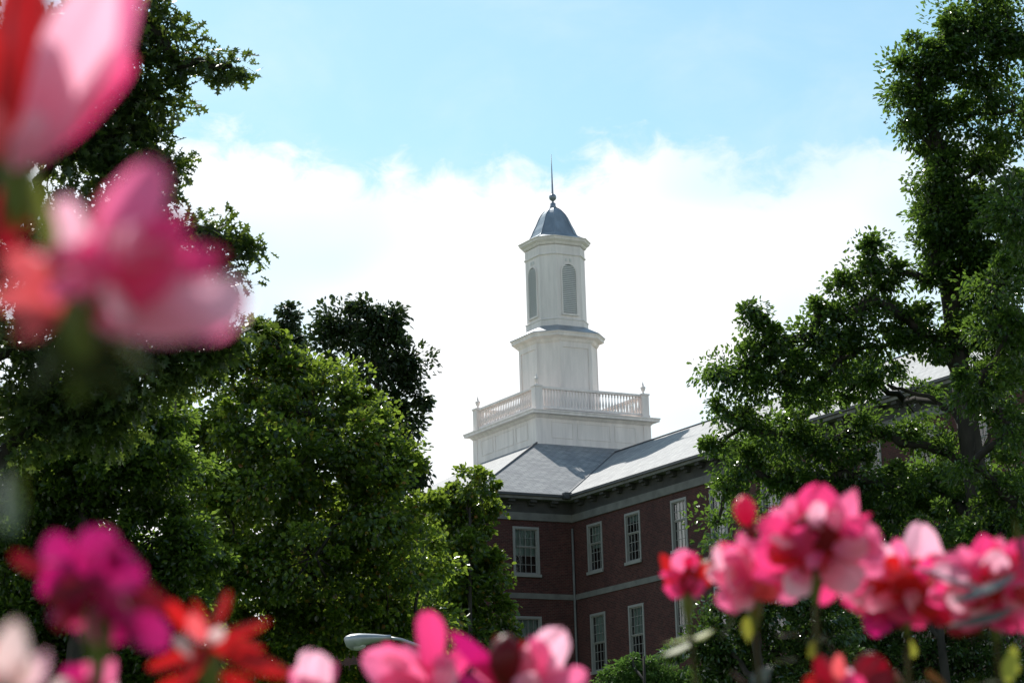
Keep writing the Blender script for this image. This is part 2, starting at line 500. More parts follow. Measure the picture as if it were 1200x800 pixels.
# string course, frieze, modillions, gutter
st = MB()
ZC = 13.312 + ZS
st.box(X0 - 0.05, -0.052, -0.05, 0.0, ZC, ZC + 0.26)
st.box(-0.05, 0.0, YW, 0.0, ZC, ZC + 0.26)
st.build('string_course', M['stone'], B)
co = MB()
fz0, fz1 = EAVE - 1.22, EAVE - 0.86
co.box(X0 - 0.08, -0.085, -0.08, 0.0, fz0, fz1)
co.box(-0.082, 0.0, YW, 0.0, fz0, fz1)
co.box(X0 - 0.48, -0.485, -0.48, 0.0, EAVE - 0.26, EAVE - 0.125)          # corona slab
co.box(-0.482, 0.0, YW, 0.0, EAVE - 0.26, EAVE - 0.125)
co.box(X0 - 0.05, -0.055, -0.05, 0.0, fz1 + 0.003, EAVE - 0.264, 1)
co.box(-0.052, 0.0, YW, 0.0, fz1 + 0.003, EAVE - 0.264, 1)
corn = co.build('cornice', [M['stone'], M['eave_shade']], B)  # second slot: band behind the brackets, overhang shade painted in
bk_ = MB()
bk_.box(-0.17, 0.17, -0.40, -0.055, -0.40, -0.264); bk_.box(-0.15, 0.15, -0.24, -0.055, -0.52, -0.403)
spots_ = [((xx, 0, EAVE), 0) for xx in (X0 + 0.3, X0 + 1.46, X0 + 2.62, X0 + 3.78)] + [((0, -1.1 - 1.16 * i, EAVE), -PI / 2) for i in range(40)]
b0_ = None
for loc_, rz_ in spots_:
    o = bk_.build('bracket', M['eave_shade'], corn) if b0_ is None else b0_.copy()
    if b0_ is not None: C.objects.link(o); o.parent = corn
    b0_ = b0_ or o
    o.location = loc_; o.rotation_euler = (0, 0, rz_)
gu = MB()
gu.box(X0 - OV, -OV - 0.003, -OV - 0.01, -0.3, EAVE - 0.12, EAVE - 0.015)
gu.box(-OV - 0.01, -0.3, YW - 0.2, -0.302, EAVE - 0.12, EAVE - 0.015)
gu.box(-OV - 0.24, -OV + 0.14, -OV - 0.22, -OV + 0.1, EAVE - 0.2, EAVE + 0.1)
gu.build('gutter', M['gutter'], B)
dp = MB(); dp.tube([(-0.09, -0.10, fz0 - 0.3), (-0.09, -0.10, 0.1)], 0.055, 8)
dp.build('downpipe', M['stone'], B, smooth=True)

# roof
rf = MB()
ex0, ex1, ey0, ey1 = X0 - OV, X1 + OV, -OV, Y1 + OV
T0, S = (2.2533, 7.1783), 6.9053
tx0, ty0, tx1, ty1 = T0[0], T0[1], T0[0] + S, T0[1] + S
zt = EAVE + SL * (T0[1] + OV)
rf.face([(ex0, ey0, EAVE), (ex1, ey0, EAVE), (tx1, ty0, zt), (tx0, ty0, zt)])
rf.face([(ex0, ey1, EAVE), (ex0, ey0, EAVE), (tx0, ty0, zt), (tx0, ty1, zt)])
rf.face([(ex1, ey1, EAVE), (ex0, ey1, EAVE), (tx0, ty1, zt), (tx1, ty1, zt)])
rf.face([(ex1, ey0, EAVE), (ex1, ey1, EAVE), (tx1, ty1, zt), (tx1, ty0, zt)])
xr = XW / 2
zr = EAVE + SL * (xr + OV)
rf.face([(-OV, YW - 0.3, EAVE), (-OV, -OV, EAVE), (xr, xr, zr), (xr, YW - 0.3, zr)][::-1])
rf.face([(XW + OV, YW - 0.3, EAVE), (XW + OV, -OV, EAVE), (xr, xr, zr), (xr, YW - 0.3, zr)])
roof = rf.build('roof', M['slate'], B, uv=True)
rc = MB()
up = 0.03
rc.tube([(ex0 + 0.05, ey0 + 0.05, EAVE + up), (tx0, ty0, zt + up)], 0.05, 6)
rc.tube([(-OV, -OV, EAVE + 0.0), (xr, xr, zr)], 0.06, 6)
rc.tube([(xr, YW - 0.3, zr + 0.01), (xr, xr, zr + 0.01)], 0.07, 6)
rc.build('ridge_cap', M['flash'], roof)


def bevel(o, w=0.02, seg=2):
    b = o.modifiers.new('bevel', 'BEVEL'); b.width = w; b.segments = seg; b.limit_method = 'ANGLE'
    return o


# windows: modelled facing -y with the sill at z = 0
def window_parts(w, h, rows, curtain):
    fr = MB(); k = 0.115
    fr.box(-w / 2, -w / 2 + k, -0.035, 0.14, 0, h)
    fr.box(w / 2 - k, w / 2, -0.035, 0.14, 0, h)
    fr.box(-w / 2 + k, w / 2 - k, -0.035, 0.14, h - k, h)
    fr.box(-w / 2 + k, w / 2 - k, -0.035, 0.14, 0, k * 0.8)
    sl = MB(); sl.box(-w / 2 - 0.04, w / 2 + 0.04, -0.11, -0.038, -0.09, 0.05)
    iw0, iw1, iz0, iz1 = -w / 2 + k, w / 2 - k, k * 0.8, h - k
    zm = iz0 + (iz1 - iz0) * (rows[1] / sum(rows))
    sashes = []
    for (z0, z1, n, yy) in ((zm, iz1, rows[0], 0.03), (iz0, zm, rows[1], 0.07)):
        sh = MB(); t = 0.045
        sh.box(iw0, iw0 + t, yy, yy + 0.04, z0, z1); sh.box(iw1 - t, iw1, yy, yy + 0.04, z0, z1)
        sh.box(iw0 + t, iw1 - t, yy, yy + 0.04, z0, z0 + t); sh.box(iw0 + t, iw1 - t, yy, yy + 0.04, z1 - t, z1)
        for c in range(1, 4):
            xx = iw0 + (iw1 - iw0) * c / 4
            sh.box(xx - 0.011, xx + 0.011, yy + 0.004, yy + 0.034, z0 + t, z1 - t)
        for r in range(1, n):
            zz = z0 + (z1 - z0) * r / n
            sh.box(iw0 + t, iw1 - t, yy + 0.006, yy + 0.032, zz - 0.011, zz + 0.011)
        sashes.append(sh)
    pn = MB()
    pn.face([(iw0, 0.055, zm), (iw1, 0.055, zm), (iw1, 0.055, iz1), (iw0, 0.055, iz1)])
    pn.face([(iw0, 0.095, iz0), (iw1, 0.095, iz0), (iw1, 0.095, zm), (iw0, 0.095, zm)])
    cu = MB()
    cz0 = iz0 + (iz1 - iz0) * {'teal': 0.42, 'white': 0.0, 'none': 0.86, 'dim': 0.5}[curtain]
    nx = 24
    xa = iw0 - 0.02 if curtain != 'white' else iw0 + 0.02
    xs = [xa + (iw1 + 0.02 - xa) * i / nx for i in range(nx + 1)]
    for i in range(nx):
        ya, yb = 0.20 + 0.02 * math.sin(i * 1.9), 0.20 + 0.02 * math.sin((i + 1) * 1.9)
        cu.face([(xs[i], ya, cz0), (xs[i + 1], yb, cz0), (xs[i + 1], yb, iz1 + 0.1), (xs[i], ya, iz1 + 0.1)])
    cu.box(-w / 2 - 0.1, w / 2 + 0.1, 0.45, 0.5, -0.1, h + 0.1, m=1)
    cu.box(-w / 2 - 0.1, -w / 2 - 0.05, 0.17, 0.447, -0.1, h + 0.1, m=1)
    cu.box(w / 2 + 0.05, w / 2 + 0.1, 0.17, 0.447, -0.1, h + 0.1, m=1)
    return fr, sl, sashes, pn, cu


def window(loc, rz, w, h, rows, curtain):
    fr, sl, sashes, pn, cu = window_parts(w, h, rows, curtain)
    f = fr.build('window', M['frame'], B); f.location = loc; f.rotation_euler = (0, 0, rz)
    sl.build('sill', M['frame'], f)
    for sh in sashes: sh.build('sash', M['frame'], f)
    pn.build('pane', M['glass'], f)
    cu.build('curtain', [M['whitecurtain'] if curtain == 'white' else M['curtain'], M['dark']], f)


for a, b in FW:
    window(((a + b) / 2, 0, UP_B), 0, b - a, UP_T - UP_B, (2, 3), 'teal')
    window(((a + b) / 2, 0, LO_B), 0, b - a, LO_T - LO_B, (3, 3), 'dim')
for i, (a, b) in enumerate(RW):
    window((0, -(a + b) / 2, UP_B), -PI / 2, b - a, UP_T - UP_B, (2, 3), ['dim', 'none', 'white', 'white', 'white'][i] if i < 5 else 'none')
    window((0, -(a + b) / 2, LO_B), -PI / 2, b - a, LO_T - LO_B, (3, 3), 'dim' if i < 2 else 'none')

# ---- tower (part of the building; its pieces are sub-parts)
cx, cy = tx0 + S / 2, ty0 + S / 2


def octa(hw, cut, z):
    p = [(hw, -hw + cut), (hw, hw - cut), (hw - cut, hw), (-hw + cut, hw),
         (-hw, hw - cut), (-hw, -hw + cut), (-hw + cut, -hw), (hw - cut, -hw)]
    return [(cx + a, cy + b, z) for a, b in p]


def octa_stack(mb, levels, m=0, cap0=True, cap1=True):
    mb.stack([octa(hw, cut, z) for hw, cut, z in levels], m, cap0, cap1)


def sq(hw, z):
    return [(cx - hw, cy - hw, z), (cx + hw, cy - hw, z), (cx + hw, cy + hw, z), (cx - hw, cy + hw, z)]


ZK = 23.83 + ZS
ZR = 25.40 + ZS
h = S / 2
tw = MB()
tw.prism(sq(h, zt - 2.5), sq(h, ZK + 0.02), False, True)
tower = tw.build('tower', M['white'], B)
for sx in (-1, 1):                             # corner boards, proud of the wall
    for sy in (-1, 1):
        ax, ay = cx + sx * h, cy + sy * h
        cb = MB()
        cb.box(min(ax + sx * 0.03, ax - sx * 0.42), max(ax + sx * 0.03, ax - sx * 0.42),
               min(ay + sy * 0.03, ay - sy * 0.42), max(ay + sy * 0.03, ay - sy * 0.42), zt - 2.4, ZK - 0.16)
        cb.build('corner_board', M['white'], tower)
for (a0, a1) in ((-h + 0.9, -1.25), (-1.0, 1.0), (1.25, h - 0.9)):
    z0, z1 = zt + 0.35, ZK - 0.3
    for side_ in (0, 1):
        fm = MB()
        for (p0, p1, q0, q1) in ((a0, a1, z0, z0 + .05), (a0, a1, z1 - .05, z1), (a0, a0 + .05, z0 + .05, z1 - .05), (a1 - .05, a1, z0 + .05, z1 - .05)):
            if side_ == 0: fm.box(cx + p0, cx + p1, cy - h - 0.022, cy - h, q0, q1)
            else: fm.box(cx - h - 0.022, cx - h, cy + p0, cy + p1, q0, q1)
        fm.build('panel_moulding', M['white'], tower)
tc_ = MB()
tc_.stack([sq(h + 0.04, ZK - 0.15), sq(h + 0.12, ZK - 0.06), sq(h + 0.14, ZK), sq(h + 0.38, ZK + 0.02), sq(h + 0.38, ZK + 0.11),
           sq(h + 0.42, ZK + 0.17), sq(h + 0.42, ZK + 0.21), sq(h - 0.1, ZK + 0.30)])
tc_.build('tower_cornice', M['white'], tower)
DECK = ZK + 0.30
# balustrade: corner pedestals, rails, balusters, urns
pw = 0.21
for sx in (-1, 1):
    for sy in (-1, 1):
        ax, ay = cx + sx * (h - pw), cy + sy * (h - pw)
        pd = MB()
        pd.box(ax - pw, ax + pw, ay - pw, ay + pw, DECK - 0.06, ZR - 0.09)
        pd.box(ax - pw - 0.04, ax + pw + 0.04, ay - pw - 0.04, ay + pw + 0.04, ZR - 0.09, ZR)
        pd.box(ax - pw - 0.03, ax + pw + 0.03, ay - pw - 0.03, ay + pw + 0.03, DECK - 0.05, DECK + 0.12)
        bevel(pd.build('pedestal', M['white'], tower), 0.012)
        ur = MB()
        ur.lathe([(0.10, ZR), (0.10, ZR + 0.05), (0.045, ZR + 0.08), (0.05, ZR + 0.13), (0.10, ZR + 0.22), (0.135, ZR + 0.33),
                  (0.14, ZR + 0.38), (0.09, ZR + 0.42), (0.05, ZR + 0.46), (0.045, ZR + 0.54), (0.02, ZR + 0.62), (0.006, ZR + 0.70)],
                 ax, ay, 14)
        ur.build('urn', M['white'], tower, smooth=True)
for sd_ in range(4):
    a0, a1 = -h + 2 * pw, h - 2 * pw
    m_ = h - pw
    for z0, z1, ww, nm in ((ZR - 0.16, ZR - 0.03, 0.11, 'rail'), (DECK + 0.08, DECK + 0.2, 0.10, 'rail')):
        r = MB()
        if sd_ == 0: r.box(cx + a0, cx + a1, cy - m_ - ww, cy - m_ + ww, z0, z1)
        if sd_ == 1: r.box(cx - m_ - ww, cx - m_ + ww, cy + a0, cy + a1, z0, z1)
        if sd_ == 2: r.box(cx + a0, cx + a1, cy + m_ - ww, cy + m_ + ww, z0, z1)
        if sd_ == 3: r.box(cx + m_ - ww, cx + m_ + ww, cy + a0, cy + a1, z0, z1)
        bevel(r.build('rail', M['white'], tower), 0.015)
b0, b1 = DECK + 0.2, ZR - 0.16
hb = b1 - b0
PROF = [(0.05, 0), (0.05, 0.06), (0.03, 0.08), (0.045, 0.18), (0.062, 0.30), (0.05, 0.42), (0.028, 0.6), (0.026, 0.8), (0.045, 0.84), (0.048, 0.9), (0.05, 0.93), (0.05, 1)]
bm0 = MB(); bm0.lathe([(r_, z_ * hb) for r_, z_ in PROF], 0, 0, 8)
bal0 = bm0.build('baluster', M['white'], tower, smooth=True)
back = MB()
NB = 33
first = True
for k in range(NB):
    t = -h + 2 * pw + (k + 0.5) * (S - 4 * pw) / NB
    for p in ((cx + t, cy - m_, b0), (cx - m_, cy + t, b0)):
        o = bal0 if first else bal0.copy()
        if not first: C.objects.link(o); o.parent = tower
        o.location = p; first = False
    for p in ((cx + t, cy + m_), (cx + m_, cy + t)):
        back.lathe([(r_, b0 + z_ * hb) for r_, z_ in PROF], p[0], p[1], 6)
tag(back.build('far_balusters', M['white'], tower, smooth=True), kind='stuff')
# drum
HW1, CT1 = 1.82, 0.84
ZD1 = 28.75 + ZS                      # top outer edge of the drum cornice
dr = MB()
octa_stack(dr, [(HW1 + 0.10, CT1 + 0.04, DECK - 0.1), (HW1 + 0.10, CT1 + 0.04, DECK + 0.35), (HW1, CT1, DECK + 0.42), (HW1, CT1, ZD1 - 0.5)])
dr.build('drum', M['white'], tower)
dt = MB()                              # pilaster strips and panel edges on the drum
for sgn in (-1, 1):
    for u in (-1, 1):
        e = HW1 - CT1
        x_, y_ = u * (e - 0.10), sgn * (HW1)
        dt.box(cx + x_ - 0.10, cx + x_ + 0.10, cy + min(y_, y_ + sgn * 0.05), cy + max(y_, y_ + sgn * 0.05), DECK + 0.45, ZD1 - 0.5)
        dt.box(cx + min(y_, y_ + sgn * 0.05), cx + max(y_, y_ + sgn * 0.05), cy + x_ - 0.10, cy + x_ + 0.10, DECK + 0.45, ZD1 - 0.5)
    a = HW1 - CT1 - 0.2
    y_ = sgn * HW1
    dt.box(cx - a, cx + a, cy + min(y_, y_ + sgn * 0.048), cy + max(y_, y_ + sgn * 0.048), ZD1 - 0.78, ZD1 - 0.5)
    dt.box(cx + min(y_, y_ + sgn * 0.048), cx + max(y_, y_ + sgn * 0.048), cy - a, cy + a, ZD1 - 0.78, ZD1 - 0.5)
dt.build('pilaster', M['white'], tower)
dc = MB()
octa_stack(dc, [(HW1 + 0.03, CT1 + .01, ZD1 - 0.52), (HW1 + 0.10, CT1 + .04, ZD1 - 0.44), (HW1 + 0.13, CT1 + .05, ZD1 - 0.34), (HW1 + 0.16, CT1 + .06, ZD1 - 0.30),
                (HW1 + 0.36, CT1 + .14, ZD1 - 0.22), (HW1 + 0.37, CT1 + .15, ZD1 - 0.10), (HW1 + 0.42, CT1 + .17, ZD1 - 0.04), (HW1 + 0.42, CT1 + .17, ZD1)])
dc.build('drum_cornice', M['white'], tower)
HW2, CT2 = 1.41, 0.635
ZB0 = 29.25 + ZS
dl = MB()
octa_stack(dl, [(HW1 + 0.44, CT1 + .18, ZD1 + 0.003), (HW1 + 0.44, CT1 + .18, ZD1 + 0.03), (HW2 + 0.02, CT2 + .01, ZB0 + 0.02)])
dl.build('lead_roof', M['lead'], tower)
# belfry
ZB1 = 34.13 + ZS
bf = MB()
octa_stack(bf, [(HW2 + 0.06, CT2 + .025, ZB0 - 0.2), (HW2 + 0.06, CT2 + .025, ZB0 + 0.30), (HW2 + 0.09, CT2 + .04, ZB0 + 0.34), (HW2 + 0.09, CT2 + .04, ZB0 + 0.38),
                (HW2, CT2, ZB0 + 0.43), (HW2, CT2, ZB1 - 0.98), (HW2 + 0.06, CT2 + .025, ZB1 - 0.95), (HW2 + 0.06, CT2 + .025, ZB1 - 0.89),
                (HW2 + 0.01, CT2 + .005, ZB1 - 0.86), (HW2 + 0.01, CT2 + .005, ZB1 - 0.42)])
bf.build('belfry', M['white'], tower)
bc = MB()
octa_stack(bc, [(HW2 + 0.05, CT2 + .02, ZB1 - 0.40), (HW2 + 0.10, CT2 + .04, ZB1 - 0.34), (HW2 + 0.12, CT2 + .05, ZB1 - 0.28), (HW2 + 0.26, CT2 + .11, ZB1 - 0.16),
                (HW2 + 0.27, CT2 + .11, ZB1 - 0.08), (HW2 + 0.32, CT2 + .13, ZB1 - 0.03), (HW2 + 0.32, CT2 + .13, ZB1)])
bc.build('belfry_cornice', M['white'], tower)


def louvre():
    """arched louvre facing -y, sill at z = 0"""
    w, hh = 0.42, 2.72
    mb = MB()
    arc = [(w * math.cos(PI * k / 12), hh - w + 0.38 * 0 + w * math.sin(PI * k / 12)) for k in range(13)]
    def outline(d):
        k = (w + d) / w
        return [(w + d, -d)] + [(x_ * k, (z_ - (hh - w)) * k + hh - w) for x_, z_ in arc] + [(-w - d, -d)]
    o0, o1 = outline(0.0), outline(0.075)
    n = len(o0)
    for i in range(n - 1):
        a, b, c, d = o0[i], o0[i + 1], o1[i + 1], o1[i]
        mb.face([(a[0], -0.06, a[1]), (b[0], -0.06, b[1]), (c[0], -0.06, c[1]), (d[0], -0.06, d[1])][::-1])
        mb.face([(d[0], -0.06, d[1]), (c[0], -0.06, c[1]), (c[0], 0, c[1]), (d[0], 0, d[1])][::-1])
        mb.face([(a[0], -0.06, a[1]), (b[0], -0.06, b[1]), (b[0], 0.0, b[1]), (a[0], 0.0, a[1])])
    mb.box(-w - 0.1, w + 0.1, -0.09, -0.002, -0.10, 0.0)
    fr = mb
    s = MB()
    nz = 25
    for i in range(nz):
        z_ = 0.05 + i * (hh - 0.1) / nz
        ww = w if z_ < hh - w else math.sqrt(max(0.0, w * w - (z_ - hh + w) ** 2))
        if ww < 0.08: continue
        ww -= 0.01
        s.face([(-ww, -0.05, z_), (ww, -0.05, z_), (ww, -0.012, z_ + 0.085), (-ww, -0.012, z_ + 0.085)])
        s.face([(-ww, -0.05, z_), (ww, -0.05, z_), (ww, -0.05, z_ + 0.02), (-ww, -0.05, z_ + 0.02)])
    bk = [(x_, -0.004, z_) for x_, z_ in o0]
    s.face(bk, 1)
    return fr, s


for k in range(4):
    fr, s = louvre()
    a = k * PI / 2
    ox, oy = math.sin(a) * HW2, -math.cos(a) * HW2
    # one mesh per louvre: casing, slats, dark backing
    n0 = len(fr.v)
    fr.v += s.v; fr.f += [tuple(i + n0 for i in f_) for f_ in s.f]; fr.m += [1 + m__ for m__ in s.m]
    lo = fr.build('louvre', [M['white'], M['louvre'], M['louvre_back']], tower)
    lo.location = (cx + ox, cy + oy, ZB0 + 0.68); lo.rotation_euler = (0, 0, a)
# keystones / small ornaments above the louvres and raised chamfer panels stay in one moulding mesh
km = MB()
for (dx, dy) in ((0, -1), (-1, 0)):
    for off in (-0.13, 0.13):
        zz = ZB0 + 0.68 + 2.72 + 0.16
        if dx == 0: km.box(cx + off - 0.06, cx + off + 0.06, cy - HW2 - 0.03, cy - HW2, zz, zz + 0.16)
        else: km.box(cx - HW2 - 0.03, cx - HW2, cy + off - 0.06, cy + off + 0.06, zz, zz + 0.16)
km.build('moulding', M['louvre'], tower)
# bell-shaped lead dome
zd0, zd1 = ZB1 + 0.0, 36.17 + ZS
prof = [(1.62, 34.13), (1.40, 34.26), (1.22, 34.38), (1.13, 34.48), (1.045, 34.68), (0.98, 34.86), (0.86, 35.12), (0.76, 35.38), (0.68, 35.58), (0.585, 35.76), (0.455, 35.94), (0.30, 36.08), (0.16, 36.17)]
prof = [(r_, z_ + ZS + 0.004) for r_, z_ in prof]
dm = MB()
octa_stack(dm, [(r_, r_ * 0.46, z_) for r_, z_ in prof])
dome = dm.build('dome', M['lead'], tower)
rb = MB()                       # standing seams along the dome's hips
for k in range(8):
    rb.tube([octa(r_ + 0.004, r_ * 0.46, z_ + 0.006)[k] for r_, z_ in prof], 0.022, 5)
rb.build('dome_seam', M['lead'], tower, smooth=True)
sp = MB()
zb = 36.78 + ZS
sp.lathe([(0.17, zd1 - 0.02), (0.19, zd1 + 0.06), (0.15, zd1 + 0.12), (0.15, zd1 + 0.26), (0.06, zd1 + 0.32), (0.05, zb - 0.24), (0.085, zb - 0.19)] +
         [(0.205 * math.sin(PI * (1 - t)), zb - 0.205 * math.cos(PI * t)) for t in (0.14, 0.25, 0.38, 0.5, 0.62, 0.75, 0.86)] +
         [(0.055, zb + 0.20), (0.06, zb + 0.26), (0.052, zb + 0.32), (0.012, 39.25 + ZS)], cx, cy, 16)
sp.build('spire', M['lead'], tower, smooth=True)

# ------------------------------------------------------------------ street lamp
LD = 42.0
lb = at(531, 792, LD)
lamp = empty('street_lamp', (lb[0], lb[1], 0))
tag(lamp, 'grey cobra head street lamp on a curved arm in front of the green trees', 'street lamp')
pm = MB(); top = Vector((0, 0, lb[2]))
pm.lathe([(0.16, 0), (0.16, 0.25), (0.10, 0.3), (0.065, lb[2] + 0.05), (0.05, lb[2] + 0.09)], 0, 0, 12)
pm.build('pole', M['galv'], lamp, smooth=True)
def rel(px, py): return Vector(tuple(at(px, py, LD) - np.array([lb[0], lb[1], 0])))
am = MB()
am.tube([rel(531, 793), rel(520, 776), rel(506, 764), rel(490, 756), rel(470, 749), rel(452, 746.5)], [0.04, .038, .036, .034, .032, .03], 8)
am.build('arm', M['galv'], lamp, smooth=True)
hd = MB()
h0, h1 = rel(458, 746.5), rel(403, 748.5)
ax = (h1 - h0); Lh = ax.length; ax.normalize()
side = Vector((0, 0, 1)).cross(ax).normalized(); upv = ax.cross(side)
rings = []
for t, w_, top_, bot in ((0, .045, .045, .045), (.12, .055, .05, .055), (.3, .085, .07, .075), (.5, .125, .085, .11), (.68, .16, .095, .19), (.84, .15, .085, .20), (.95, .10, .055, .13), (1.0, .02, .015, .02)):
    c_ = h0 + ax * (Lh * t)
    rings.append([c_ + side * (w_ * math.cos(2 * PI * k / 16)) + upv * ((top_ if math.sin(2 * PI * k / 16) > 0 else bot) * math.sin(2 * PI * k / 16)) for k in range(16)])
hd.stack(rings)
head = hd.build('lamp_head', M['galv'], lamp, smooth=True)
ln_ = MB()
rings = []
c0 = h0 + ax * (Lh * .72) - upv * 0.10
for q in (0, .35, .7, .92, 1.0):
    r_ = math.cos(q * PI / 2)
    rings.append([c0 + ax * (0.17 * r_ * math.cos(2 * PI * k / 14)) + side * (0.115 * r_ * math.sin(2 * PI * k / 14)) - upv * (0.11 * math.sin(q * PI / 2)) for k in range(14)])
ln_.stack(rings)
ln_.build('lens', M['lens'], head, smooth=True)

# ------------------------------------------------------------------ trees
SIMPLE = (np.array([[0, 0, 0], [.28, .42, .10], [.68, .40, .07], [1, 0, -.08], [.68, -.40, .07], [.28, -.42, .10]], float),
          np.array([[0, 5, 4], [0, 4, 3], [0, 3, 2], [0, 2, 1]]))
_lob = [(0, 0), (.12, .05), (.22, .22), (.30, .10), (.40, .12), (.52, .42), (.58, .14), (.68, .12), (.82, .32), (.84, .10), (1, 0)]
_lv = [(x_, 0.0, 0.0) for x_, _ in _lob] + [(x_, y_, 0.16 * y_) for x_, y_ in _lob[1:-1]] + [(x_, -y_, 0.16 * y_) for x_, y_ in _lob[1:-1]]
_lt = []
_n = len(_lob)
for i in range(_n - 1):
    for off, flip in ((_n - 1, 0), (_n - 1 + _n - 2, 1)):
        a, b = i, i + 1
        c_ = off + i if i >= 1 else None; d_ = off + i + 1 if i + 1 <= _n - 2 else None
        tr = []
        if d_ is not None: tr.append((a, b, d_))
        if c_ is not None and d_ is not None: tr.append((a, d_, c_))
        if c_ is not None and d_ is None: tr.append((a, b, c_))
        for t in tr: _lt.append(t if flip else t[::-1])
LOBED = (np.array(_lv, float), np.array(_lt))


def leaves(rng, cen, axis, nrm, L, Wd, tpl):
    TV, TF = tpl
    n = len(cen)
    axis = axis / np.linalg.norm(axis, axis=1, keepdims=True)
    sd_ = np.cross(nrm, axis); sd_ /= np.linalg.norm(sd_, axis=1, keepdims=True) + 1e-9
    nn = np.cross(axis, sd_)
    V = cen[:, None, :] + axis[:, None, :] * (TV[None, :, 0:1] * L[:, None, None]) + sd_[:, None, :] * (TV[None, :, 1:2] * Wd[:, None, None]) + nn[:, None, :] * (TV[None, :, 2:3] * L[:, None, None])
    Fc = TF[None] + (np.arange(n) * len(TV))[:, None, None]
    return V.reshape(-1, 3), Fc.reshape(-1, 3)


def rsph(rng, n):
    v = rng.normal(size=(n, 3)); return v / np.linalg.norm(v, axis=1, keepdims=True)


